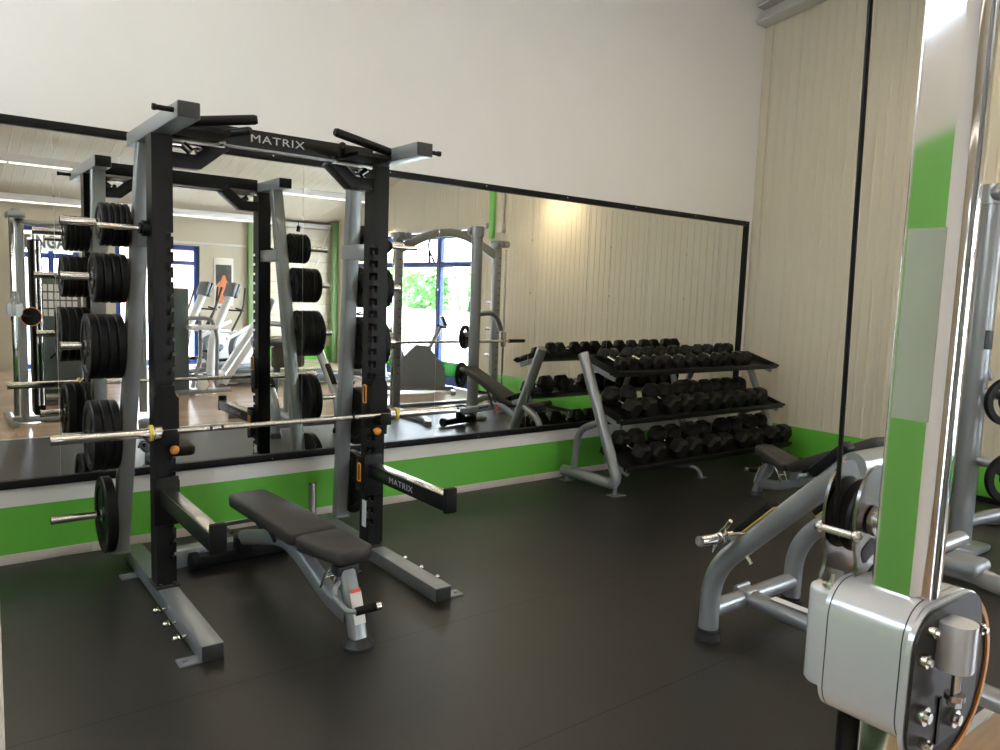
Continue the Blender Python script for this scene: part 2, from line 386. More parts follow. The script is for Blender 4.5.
# rear wall with window and glazed door
DX0, DX1, DZ = 1.45, 2.40, 2.30
WX0, WX1, WZ2 = 3.0, 4.56, 2.42
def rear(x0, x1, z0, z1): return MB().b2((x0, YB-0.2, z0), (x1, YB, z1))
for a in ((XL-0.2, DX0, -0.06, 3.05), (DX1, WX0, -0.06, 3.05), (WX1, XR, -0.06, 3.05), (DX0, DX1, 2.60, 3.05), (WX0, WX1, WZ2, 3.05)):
    struct(rear(*a).obj('wall_front', 'panel_shaded'))
struct(MB().b2((XL, YB, 2.97), (XR, YB+0.12, 3.06), 0.004).obj('trim_9', 'trimgrey'))
struct(MB().b2((WX0, YB, 2.455), (5.5, YB+0.03, 2.50), 0.003).b2((DX1, YB, 0.06), (WX0, YB+0.008, 0.345)).obj('trim_10', 'trimgrey'))
struct(MB().b2((5.66, YB, 0.06), (XR, YB+0.008, 0.345)).obj('trim_11', 'green'))
struct(MB().b2((XR-0.14, WY0-0.40, 0), (XR-0.02, WY0-0.25, 3.12), 0.004).obj('trim_12', 'paleg'))
struct(MB().b2((5.52, YB, 0), (5.60, YB+0.10, 3.0), 0.004).obj('trim_13', 'paleg'))
struct(MB().b2((XR-0.06, 0.22, 2.58), (XR, 0.33, 4.10), 0.004).obj('trim_14', 'colgreen'))
struct(MB().b2((XR-0.06, WY0, WZ-0.03), (XR, 0.16, WZ+0.05), 0.004).b2((XR-0.05, WY1-0.02, 0.0), (XR, WY1+0.06, WZ), 0.004).obj('trim_15', 'trimgrey'))
struct(MB().cyl((XR-0.05, 0.56, 2.80), (XR-0.05, 0.56, 4.2), 0.04).b2((XR-0.10, 0.50, 2.66), (XR-0.01, 0.62, 2.80), 0.01).obj('trim_19', 'trimgrey'))
rod = MB().cyl((XR-0.15, -5.55, 3.05), (6.3, -5.62, 0.4), 0.012)
struct(rod.obj('trim_16', 'trimgrey'))
sid = MB()
for k in range(11): sid.b2((5.64, YB, 0.36+k*0.235), (XR, YB+0.012, 0.36+k*0.235+0.225), 0.003)
struct(sid.obj('trim_17', 'panel'))

def framed(name, rects, frames, fm='blue', extra=()):
    """window: frame bars and one pane mesh per opening"""
    r = struct(frames.obj(name, fm))
    for i, (a, b) in enumerate(rects):
        g = MB().b2(a, b).obj('pane', 'glass', r)
    return r
fr = MB(); X = XR
for y in (WY0+0.05, -3.55, -1.36, -0.16):
    w = 0.05 if y != -1.36 else 0.07
    fr.b2((X+0.01, y-w, 0.02), (X+0.09, y+w, WZ-0.03), 0.004)
for z, h in ((0.09, 0.08), (2.17, 0.045), (WZ-0.09, 0.06)):
    fr.b2((X+0.015, WY0, z-h), (X+0.085, WY1, z+h), 0.004)
wr = framed('window_1', [((X+0.045, a+0.05, z0), (X+0.055, b-0.05, z1)) for a, b in ((WY0+0.05, -3.55), (-3.55, -1.36), (-1.36, -0.16)) for z0, z1 in ((0.17, 2.125), (2.215, WZ-0.15))], fr)
gf = MB()
for a, b in ((WY0+0.1, -3.6), (-3.5, -1.43), (-1.29, -0.21)): gf.b2((X+0.030, a, 0.17), (X+0.034, b, 0.43))
g_ = gf.obj('window_film', 'filmgreen', wr); g_['label'] = 'green film along the foot of the panes'
MBh = MB().tube([(X-0.02, -1.62, 2.20), (X-0.05, -1.62, 2.55), (X, -1.62, 2.70)], 0.02).tube([(X-0.02, -1.45, 2.20), (X-0.05, -1.62, 2.45)], 0.018)
MBh.obj('window_opener', 'blackm', wr)
fr = MB()
for xx in (WX0+0.05, 3.75, WX1-0.05): fr.b2((xx-0.05, YB-0.14, 0.02), (xx+0.05, YB-0.06, WZ2), 0.004)
for z, h in ((0.07, 0.06), (2.07, 0.04), (WZ2-0.05, 0.05)): fr.b2((WX0, YB-0.135, z-h), (WX1, YB-0.065, z+h), 0.004)
framed('window_2', [((a+0.05, YB-0.105, z0), (b-0.05, YB-0.095, z1)) for a, b in ((WX0+0.05, 3.75), (3.75, WX1-0.05)) for z0, z1 in ((0.13, 2.03), (2.11, WZ2-0.1))], fr)
fr = MB()
for xx in (DX0+0.05, 1.95, DX1-0.05): fr.b2((xx-0.045, YB-0.14, 0.0), (xx+0.045, YB-0.06, 2.6), 0.004)
for z, h in ((0.05, 0.05), (2.08, 0.05), (2.56, 0.05)): fr.b2((DX0, YB-0.135, z-h), (DX1, YB-0.065, z+h), 0.004)
dr = framed('door_1', [((a+0.045, YB-0.105, z0), (b-0.045, YB-0.095, z1)) for a, b in ((DX0+0.05, 1.95), (1.95, DX1-0.05)) for z0, z1 in ((0.1, 2.03), (2.13, 2.51))], fr)
MB().tube([(1.86, YB-0.06, 0.9), (1.86, YB, 0.92), (1.86, YB, 1.18), (1.86, YB-0.06, 1.2)], 0.014, 0.04).obj('door_handle', 'steel', dr)

fr = MB()
for yy in (LY0+0.04, 2.3, 3.6, LY1-0.04): fr.b2((XL-0.14, yy-0.04, LZ0), (XL-0.06, yy+0.04, LZ1), 0.004)
for zz in (LZ0+0.04, LZ1-0.04): fr.b2((XL-0.135, LY0, zz-0.04), (XL-0.065, LY1, zz+0.04), 0.004)
framed('window_3', [((XL-0.105, a+0.04, LZ0+0.08), (XL-0.095, b-0.04, LZ1-0.08)) for a, b in ((LY0+0.04, 2.3), (2.3, 3.6), (3.6, LY1-0.04))], fr)

# sign over the entrance, read from outside and therefore reversed from within
sg = thing('entrance_sign', 'white entrance sign with grey lettering above the glazed rear door', 'sign', (2.02, YB+0.02, 2.16))
MB().b2((-0.50, -0.012, 0.0), (0.46, 0.0, 0.30), 0.003).obj('sign_panel', 'banner', sg)
text_obj('lettering', 'EINGANG', 0.30, 'textg', sg, (0.0, 0.002, 0.15), (1, 0, 0), (0, 0, 1), 0.68, 0.001, 0.012)

# poster
po = thing('poster', 'framed poster with dark upper half and orange figure on rear wall', 'poster', (5.03, YB+0.004, 1.25))
MB().b2((-0.2, 0, -0.02), (0.2, 0.012, 0.96), 0.003).obj('poster_sheet', 'paper', po)
MB().b2((-0.16, 0.012, 0.40), (0.16, 0.014, 0.82)).obj('dark_picture', 'postdark', po)
pm = MB()
pm.prism([(-0.16, 0.02), (0.16, 0.02), (0.15, 0.42), (0.06, 0.50), (0.03, 0.6), (-0.02, 0.6), (-0.05, 0.5), (-0.14, 0.42)], lambda p: (p[0], 0.0142, p[1]), lambda p: (p[0], 0.016, p[1]))
pm.obj('orange_figure', 'postor', po)

# ------------------------------------------------------------------ wall mirror
wm = thing('wall_mirror', 'long wall mirror of joined panes in a black frame', 'mirror', (3.1, YA, 0.0))
def WB(a, b, bev=0.0): return MB().b2(a, b, bev)
MX0, MX1, MZ0, MZ1 = -2.0, 7.40, 0.455, 2.59
FW = 0.05
f = MB(); f.b2((MX0, YA-0.03, MZ0), (MX1, YA, MZ0+FW), 0.003); f.b2((MX0, YA-0.03, MZ1-FW), (MX1, YA, MZ1), 0.003)
f.b2((MX0, YA-0.03, MZ0), (MX0+FW, YA, MZ1), 0.003); f.b2((MX1-FW, YA-0.03, MZ0), (MX1, YA, MZ1), 0.003)
f.off(wm.location).obj('mirror_frame', 'blackm', wm)
js = [MX0+FW, -0.45, 0.646, 2.175, 3.314, 4.283, 5.264, 6.378, MX1-FW]
for a, b in zip(js, js[1:]):
    MB().b2((a+0.0015, YA-0.006, MZ0+FW), (b-0.0015, YA-0.001, MZ1-FW)).off(wm.location).obj('mirror_pane', 'mirror', wm)
def clip(mb, nm): mb.off(wm.location).obj(nm, 'steel', wm)
for xj in js[2:-1]:
    for zz in (1.70, 2.16): clip(MB().b2((xj-0.006, YA-0.009, zz), (xj+0.006, YA-0.006, zz+0.015)), 'pane_clip')
for k in range(1, 10):
    for zz in (MZ1-0.02, MZ0+0.02): clip(MB().cyl((-0.75+0.9*k, YA-0.032, zz), (-0.75+0.9*k, YA-0.03, zz), 0.006, n=8), 'frame_screw')

# speckled column at the left edge of the picture
struct(MB().cyl((-0.039, 1.0, 0), (-0.039, 1.0, zc(1.0)), 0.10, n=40).obj('trim_18', 'speck'))

# ------------------------------------------------------------------ lamps of the room and two added strips
def strip(y, z, x0, x1, label, lm='led'):
    t = thing('strip_light', label, 'ceiling light', ((x0+x1)/2, y, z), group='linear ceiling lights')
    h = zc(y)-z
    mb = MB().b2((x0, y-0.05, z+0.012), (x1, y+0.05, z+0.13), 0.006)
    for xx in (x0+0.4, (x0+x1)/2, x1-0.4): mb.cyl((xx, y, z+0.13), (xx, y, zc(y)), 0.006, n=8)
    mb.off(t.location).obj('housing', 'band', t)
    n = max(1, round((x1-x0)/2.9)); w = (x1-x0)/n
    for i in range(n):
        MB().b2((x0+i*w+0.02, y-0.035, z), (x0+(i+1)*w-0.02, y+0.035, z+0.012)).off(t.location).obj('led_tube', lm, t)
    return t
strip(-3.4, 3.37, -1.9, 7.2, 'long strip light, nearer of the two in the mirror', 'ledsoft')
strip(-5.3, 2.965, -1.9, 6.0, 'long strip light at the rear wall, lower of the two in the mirror', 'ledsoft')
strip(0.9, 4.0, -1.9, 7.2, 'added unseen strip light overhead just in front of the camera')  # unseen strip, added to brighten the walls
strip(2.6, 4.3, -1.9, 7.2, 'added unseen strip light overhead between camera and mirror')  # also out of view, put in for more overhead light

def spot(loc, aim, label, e=60):
    t = thing('spotlight', label, 'spotlight', loc, group='wall spotlights')
    d = (V(aim)-V(loc)).normalized()
    MB().cyl(d*-0.07, d*0.05, 0.04).obj('lamp_head', 'blackm', t)
    MB().cyl(d*-0.05, (0, 0, 0.16), 0.008, n=8).obj('bracket', 'blackm', t)
    ld = bpy.data.lights.new('spot_beam', 'SPOT'); ld.energy = e; ld.color = (1.0, 0.80, 0.52); ld.spot_size = math.radians(120); ld.spot_blend = 1.0; ld.shadow_soft_size = 0.03
    lo_ = bpy.data.objects.new('beam', ld); COL.objects.link(lo_); lo_.parent = t; lo_.location = d*0.06
    lo_.rotation_euler = d.to_track_quat('-Z', 'Y').to_euler()
    return t
spot((XR-0.55, 1.95, 3.45), (XR+0.05, 1.95, 2.5), 'small spotlight high on the ribbed wall near the corner', 34)
spot((XR-0.30, -2.95, 3.0), (XR+0.05, -2.95, 2.2), 'small spotlight above the tall blue window', 16)
spot((6.5, YB+0.35, 2.9), (6.5, YB-0.05, 1.9), 'small spotlight on the rear wall beside the corner', 6)

# ------------------------------------------------------------------ half rack
xL, xR_ = 0.995, 2.235
rk = thing('half_rack', 'tall black and silver half rack standing in front of the mirror', 'squat rack', (1.615, 4.2, 0))
RO = rk.location.copy()
def rp(mb, name, m, parent=rk, **k): return mb.off(RO).obj(name, m, parent, **k)
YF = 4.13
for sx, x in ((-1, xL), (1, xR_)):
    b = rp(MB().b2((x-0.05, 3.34, 0.0), (x+0.05, 4.93, 0.08), 0.004), 'base_rail', 'silver')
    rp(MB().b2((x-0.047, 3.334, 0.003), (x+0.047, 3.345, 0.077), 0.002), 'end_cap', 'charcoal', b)
    for y in (3.345, 4.55):
        xa, xb = (x-0.14, x-0.04) if sx < 0 else (x+0.04, x+0.14)
        q = MB(); q.b2((xa, y, 0), (xb, y+0.075, 0.012), 0.002); q.cyl(((xa+xb)/2+sx*0.02, y+0.037, 0.011), ((xa+xb)/2+sx*0.02, y+0.037, 0.018), 0.012, n=10)
        rp(q, 'floor_plate', 'silver')
    for y in (3.56, 3.74, 3.93):
        p = MB().cyl((x+sx*0.05, y, 0.045), (x+sx*0.10, y, 0.045), 0.008, n=10).cyl((x+sx*0.08, y-0.032, 0.045), (x+sx*0.08, y+0.032, 0.045), 0.011, n=10).ball((x+sx*0.105, y, 0.045), 0.014)
        rp(p, 'band_peg', 'chrome')
    # upright with keyhole notches on its inner front edge
    y0, y1 = YF, YF+0.12; inn = -sx                          # inner side direction
    def bx(mb, u0, u1, ya, yb, za, zb):                      # u measured from outer face to inner face
        xa = x+sx*0.05-sx*u0; xb = x+sx*0.05-sx*u1
        mb.b2((min(xa, xb), ya, za), (max(xa, xb), yb, zb))
    u = MB(); ZT = 2.43
    bx(u, 0, 0.066, y0, y1, 0.08, ZT); bx(u, 0.066, 0.1, y0+0.045, y1, 0.08, ZT)
    z = 1.945; zs = []
    while z > 0.25: zs.append(z); z -= 0.0765
    top = ZT
    for z in zs:
        bx(u, 0.066, 0.1, y0, y0+0.045, z, top)                       # land above the notch
        bx(u, 0.084, 0.1, y0, y0+0.012, z-0.042, z-0.02)              # little lip closing the slot
        top = z-0.042
    bx(u, 0.066, 0.1, y0, y0+0.045, 0.08, top)
    up_ = rp(u, 'upright', 'black')
    rp(MB().b2((x-0.06, y0-0.03, 0.08), (x+0.06, y1+0.03, 0.09), 0.002).cyl((x-0.035, y0-0.018, 0.09), (x-0.035, y0-0.018, 0.105), 0.009, n=8).cyl((x+0.035, y0-0.018, 0.09), (x+0.035, y0-0.018, 0.105), 0.009, n=8), 'foot_flange', 'charcoal')
    # top arm
    ta = rp(MB().rtube([(x, 3.65, 2.466), (x, 4.68, 2.466)], 0.1, 0.075, cr=0.006), 'top_arm', 'silver')
    rp(MB().b2((x-0.047, 3.642, 2.431), (x+0.047, 3.652, 2.501), 0.002), 'end_cap', 'charcoal', ta)
    rp(MB().b2((x-0.047, 4.678, 2.431), (x+0.047, 4.688, 2.501), 0.002), 'end_cap', 'blackm', ta)
    rp(MB().cyl((x+sx*0.045, 3.71, 2.468), (x+sx*0.125, 3.71, 2.468), 0.012).cyl((x+sx*0.125, 3.71, 2.468), (x+sx*0.14, 3.71, 2.468), 0.015), 'top_peg', 'blackm')
    # bracket that carries the front beam: bent black plate with an opening
    bk = MB(); xo = x-sx*0.05; s_ = -sx
    bk.rtube([(xo, YF+0.06, 2.315), (xo+s_*0.13, YF+0.06, 2.315), (xo+s_*0.265, YF+0.06, 2.43)], 0.10, 0.075, cr=0.004)
    rp(bk, 'corner_bracket', 'black')
    rp(MB().b2((xo, YF+0.01, 2.40), (xo+s_*0.27, YF+0.11, 2.44), 0.004).cyl((xo+s_*0.05, YF, 2.39), (xo+s_*0.09, YF, 2.36), 0.02).ball((xo+s_*0.12, YF-0.005, 2.37), 0.016), 'mounting_plate', 'darksteel')
    # leaning rear upright
    ru = MB().rtube([(x+sx*0.09, 4.83, 0.085), (x+sx*0.0, 4.49, 2.43)], 0.075, 0.085, cr=0.008, up=(1, 0, 0))
    rp(ru, 'rear_upright', 'silver')
    rp(MB().b2((x+sx*0.09-0.055, 4.78, 0.08), (x+sx*0.09+0.055, 4.90, 0.09), 0.002), 'rear_foot_plate', 'silver')
    rp(MB().b2((x-0.035, YF+0.11, 1.88), (x+0.035, 4.60, 1.97), 0.004), 'tie_bar', 'silver')
    # storage pegs
    for zz in (1.993, 1.707, 1.331, 0.82, 0.335):
        t = (zz-0.085)/(2.43-0.085); yy = 4.83+(4.49-4.83)*t; xx = x+sx*0.09*(1-t)
        pl_ = 0.40 if zz > 0.5 else 0.45
        pg = MB().cyl((xx+sx*0.03, yy, zz), (x+sx*pl_, yy, zz), 0.022).cyl((x+sx*(pl_-0.012), yy, zz), (x+sx*pl_, yy, zz), 0.0245)
        pgo = rp(pg, 'storage_peg', 'chrome')
        rp(MB().cyl((xx+sx*0.03, yy, zz), (xx+sx*0.055, yy, zz), 0.036), 'peg_collar', 'blackm', pgo)
    # band handle on the front upright
    h = rp(MB().cyl((x+sx*0.05, YF+0.06, 1.96), (x+sx*0.29, YF+0.06, 1.96), 0.014), 'handle_bar', 'chrome')
    rp(MB().cyl((x+sx*0.05, YF+0.06, 1.96), (x+sx*0.085, YF+0.06, 1.96), 0.04).cyl((x+sx*0.085, YF+0.06, 1.96), (x+sx*0.10, YF+0.06, 1.96), 0.028), 'handle_collar', 'blackm', h)
    # J-hook carriage
    jc = MB().prism([(x-0.056, 0.80), (x+0.056, 0.80), (x+0.056, 1.10), (x+0.03, 1.16), (x-0.03, 1.16), (x-0.056, 1.10)], lambda p: (p[0], YF-0.022, p[1]), lambda p: (p[0], YF-0.001, p[1]))
    jc.b2((x-0.036, YF-0.105, 0.872), (x+0.036, YF-0.02, 0.897), 0.004).b2((x-0.036, YF-0.112, 0.872), (x+0.036, YF-0.095, 0.945), 0.006)
    jc.b2((x+s_*0.052, YF-0.02, 0.84), (x+s_*0.066, YF+0.09, 1.10), 0.004)
    j = rp(jc, 'bar_hook', 'blackm')
    kn = MB().cyl((x+s_*0.03, YF-0.02, 0.83), (x+s_*0.03, YF-0.05, 0.83), 0.012).ball((x+s_*0.03, YF-0.06, 0.83), 0.024)
    rp(kn, 'hook_knob', 'orange', j)
    ring = [(x+s_*0.069, YF+0.025+dy, 1.05+dz) for dy, dz in ((0, -0.055), (0.035, -0.055), (0.035, 0.055), (0, 0.055))]
    rp(MB().tube(fillet(ring+[ring[0]], 0.012)[:-1], 0.005, closed=True, n=6), 'pull_ring', 'orange', j)
    # spotter arm
    y_t = 3.24; xp = x; x = x - 0.03*(sx > 0)
    ar = MB().b2((x-0.035, y_t+0.02, 0.535), (x+0.035, YF, 0.615), 0.005).b2((x-0.062, YF-0.02, 0.42), (x+0.062, YF-0.001, 0.68), 0.006).b2((x+s_*0.052, YF-0.02, 0.44), (x+s_*0.066, YF+0.09, 0.66), 0.004)
    a = rp(ar, 'safety_arm', 'black')
    rp(MB().b2((x-0.036, y_t, 0.525), (x+0.036, y_t+0.035, 0.662), 0.008), 'arm_stop', 'blackm', a)
    rp(MB().b2((x-0.033, y_t+0.036, 0.615), (x+0.033, YF-0.03, 0.624), 0.003), 'arm_liner', 'steel', a)
    ring = [(x+s_*0.069, YF+0.025+dy, 0.56+dz) for dy, dz in ((0, -0.055), (0.035, -0.055), (0.035, 0.055), (0, 0.055))]
    rp(MB().tube(fillet(ring+[ring[0]], 0.012)[:-1], 0.005, closed=True, n=6), 'pull_ring', 'orange', a)
    rv = (0, -1, 0) if sx > 0 else (0, 1, 0)
    text_obj('arm_lettering', 'MATRIX', 0.05, 'text', a, V((x+s_*0.0355, 3.72, 0.575))-RO, rv, (0, 0, 1), 1.4, 0.0006)
    x = xp
    if sx > 0: rp(MB().b2((x-0.0515, YF+0.03, 0.20), (x-0.05, YF+0.085, 0.37)), 'warning_label', 'label', up_)
# front beam
fb = rp(MB().b2((xL+0.05, YF+0.02, 2.425), (xR_-0.05, YF+0.10, 2.525), 0.004), 'front_beam', 'black')
rp(MB().b2((xL+0.30, YF-0.012, 2.412), (xR_-0.30, YF+0.02, 2.424), 0.002), 'beam_lip', 'silver', fb)
text_obj('beam_lettering', 'MATRIX', 0.058, 'text', fb, V((1.60, YF+0.0195, 2.478))-RO, (1, 0, 0), (0, 0, 1), 1.36, 0.0006)
# pull-up grips
for pts, r in (([(1.05, 3.83, 2.452), (1.33, 3.75, 2.493)], 0.024), ([(1.20, 4.15, 2.455), (1.28, 4.06, 2.462), (1.37, 3.95, 2.475)], 0.022),
               ([(2.19, 3.95, 2.480), (1.84, 3.92, 2.535)], 0.024), ([(1.98, 4.15, 2.455), (1.93, 4.05, 2.462), (1.89, 3.95, 2.475)], 0.022)):
    g = MB().tube(pts, r, n=14)
    e0, e1 = V(pts[-2]), V(pts[-1]); g.cyl(e1, e1+(e1-e0).normalized()*0.012, r*0.98, r*0.8)
    rp(g, 'pull_up_grip', 'rubber')
for s in ((1.06, 4.0, 1.27), (1.97, 4.0, 2.18)):
    rp(MB().prism([(s[0], 3.92), (s[2], 3.92), (s[2]+0.02, 4.15), (s[0]-0.02, 4.15)], lambda p: (p[0], p[1], 2.435), lambda p: (p[0], p[1], 2.455)), 'grip_plate', 'blackm')
# low cross member and bar holder
cm = rp(MB().b2((xL+0.05, 4.58, 0.0), (xR_-0.05, 4.68, 0.11), 0.005), 'cross_member', 'silver')
rp(MB().cyl((2.03, 4.63, 0.11), (2.03, 4.63, 0.40), 0.026).cyl((2.03, 4.63, 0.11), (2.03, 4.63, 0.125), 0.045), 'bar_holder', 'steel', cm)
rp(MB().box((1.06, 4.60, 0.085), (0.012, 0.10, 0.14), (0, 0, 0.2), 0.003), 'gusset_plate', 'silver')

# ------------------------------------------------------------------ barbell
br_ = thing('barbell', 'long chrome barbell racked across the front of the half rack', 'barbell', (1.62, 4.072, 0.928))
MB().cyl((-0.66, 0, 0), (0.66, 0, 0), 0.0145).obj('shaft', 'steel', br_)
for xk in (-0.42, -0.36, 0.41): MB().cyl((xk, 0, 0), (xk+0.015, 0, 0), 0.0152).obj('knurl_mark', 'charcoal', br_)
for s in (-1, 1):
    sl = MB().cyl((s*0.68, 0, 0), (s*1.15, 0, 0), 0.025).cyl((s*1.142, 0, 0), (s*1.152, 0, 0), 0.0255)
    so = sl.obj('sleeve', 'chrome', br_)
    MB().cyl((s*0.66, 0, 0), (s*0.69, 0, 0), 0.038).obj('sleeve_collar', 'steel', so)
    MB().cyl((s*0.70, 0, 0), (s*0.716, 0, 0), 0.042).obj('yellow_ring', 'yellow', so)

# ------------------------------------------------------------------ plates
def plate_proto(R, t, name='weight_plate'):
    h = t/2
    prof = [(0.026, -h), (0.052, -h), (0.058, -h*0.55), (R*0.74, -h*0.55), (R*0.80, -h), (R-0.006, -h), (R, -h+0.006), (R, h-0.006), (R-0.006, h), (R*0.80, h), (R*0.74, h*0.55), (0.058, h*0.55), (0.052, h), (0.026, h)]
    mb = MB().lathe(prof, (0, 0, 0), (1, 0, 0), 40)
    for k in range(3):
        a = 2*PI*k/3+0.4
        mb.box((0, math.cos(a)*R*0.41, math.sin(a)*R*0.41), (t*0.86, R*0.72, R*0.16), Matrix.Rotation(a, 3, 'X'), 0.004)
    me = mb.mesh(name, M['rubber'])
    hub = MB().lathe([(0.0255, -h-0.001), (0.034, -h-0.001), (0.034, h+0.001), (0.0255, h+0.001)], (0, 0, 0), (1, 0, 0), 20).mesh('hub_ring', M['steel'])
    return me, hub
SZ = {'a': (0.115, 0.026), 'b': (0.135, 0.038), 'c': (0.18, 0.042), 'd': (0.20, 0.045), 'e': (0.222, 0.055)}
PM = {k: plate_proto(*v) for k, v in SZ.items()}
ORD = {1: [''], 3: ['outermost', 'middle', 'innermost'], 4: ['outermost', 'second from outside', 'third from outside', 'innermost'],
       5: ['outermost', 'second from outside', 'middle', 'fourth from outside', 'innermost'], 2: ['outer', 'inner']}
NUM = {1: 'one', 2: 'two', 3: 'three', 4: 'four', 5: 'five'}
LEV = ['top', 'second', 'third', 'fourth', 'bottom']
SIZEW = {'a': 'smallest', 'b': 'small', 'c': 'medium', 'd': 'large', 'e': 'largest'}
for sx, x, side in ((-1, xL, 'left'), (1, xR_, 'right')):
    for lv, (zz, kd, n) in enumerate(((1.993, 'a', 5), (1.707, 'b', 4 if sx < 0 else 5), (1.331, 'c', 4), (0.82, 'd', 3 if sx < 0 else 2), (0.335, 'e', 1))):
        t = (zz-0.085)/(2.43-0.085); yy = 4.83+(4.49-4.83)*t; xx = x+sx*0.09*(1-t)
        R, th = SZ[kd]; x0 = max(abs(xx+sx*0.06-x), 0.0)
        for i in range(n):
            px = x+sx*(x0+(n-1-i+0.5)*(th+0.003))
            lab = (f'black {SIZEW[kd]} plate alone on the {side} bottom peg of the rack' if n == 1 else
                   f'black {SIZEW[kd]} plate, {ORD[n][i]} of {NUM[n]} on the rack\'s {side} {LEV[lv]} peg')
            o = bpy.data.objects.new('weight_plate', PM[kd][0]); COL.objects.link(o)
            o.location = (px, yy, zz-0.0035); o.rotation_euler = (random.uniform(0, 2), 0, 0)
            tag(o, lab, 'weight plate', f'plates on the rack\'s {side} {LEV[lv]} peg')
            hb = bpy.data.objects.new('hub_ring', PM[kd][1]); COL.objects.link(hb); hb.parent = o

# ------------------------------------------------------------------ adjustable benches
def padmesh(l, w0, w1, t, name):
    """cushion along +y from 0 to l, width w0 at 0 and w1 at l, top at z=0"""
    n = 14; mb = MB(); rings = []
    for lay, ins in ((0.0, 0.014), (-0.008, 0.004), (-0.016, 0.0), (-t*0.55, 0.0), (-t*0.9, 0.004), (-t, 0.012)):
        pr = []
        c = 0.035
        def W(y): return (w0+(w1-w0)*y/l)/2
        pts = [(-W(c)+0, c), (-W(0)+c*0.35, c*0.3), (-W(0)+c, 0), (W(0)-c, 0), (W(0)-c*0.35, c*0.3), (W(c), c), (W(l/2), l/2), (W(l-c), l-c), (W(l)-c*0.35, l-c*0.3), (W(l)-c, l), (-W(l)+c, l), (-W(l)+c*0.35, l-c*0.3), (-W(l-c), l-c), (-W(l/2), l/2)]
        for px, py in pts:
            d = V((px, py-l/2)); k = 1-ins/max(d.length, 0.01)
            sgn = 1 if px > 0 else -1
            pr.append(mb.bm.verts.new((px-sgn*min(ins, abs(px)), l/2+(py-l/2)*(1-2*ins/l), lay)))
        rings.append(pr)
    for a, b in zip(rings, rings[1:]):
        for j in range(len(a)): mb.bm.faces.new((a[j], a[(j+1) % len(a)], b[(j+1) % len(a)], b[j]))
    mb.bm.faces.new(rings[0]); mb.bm.faces.new(rings[-1][::-1])
    return mb
def rotx_about(mb, ang, piv):
    R = Matrix.Rotation(ang, 3, 'X'); piv = V(piv)
    for v in mb.bm.verts: v.co = R @ v.co + piv
    return mb
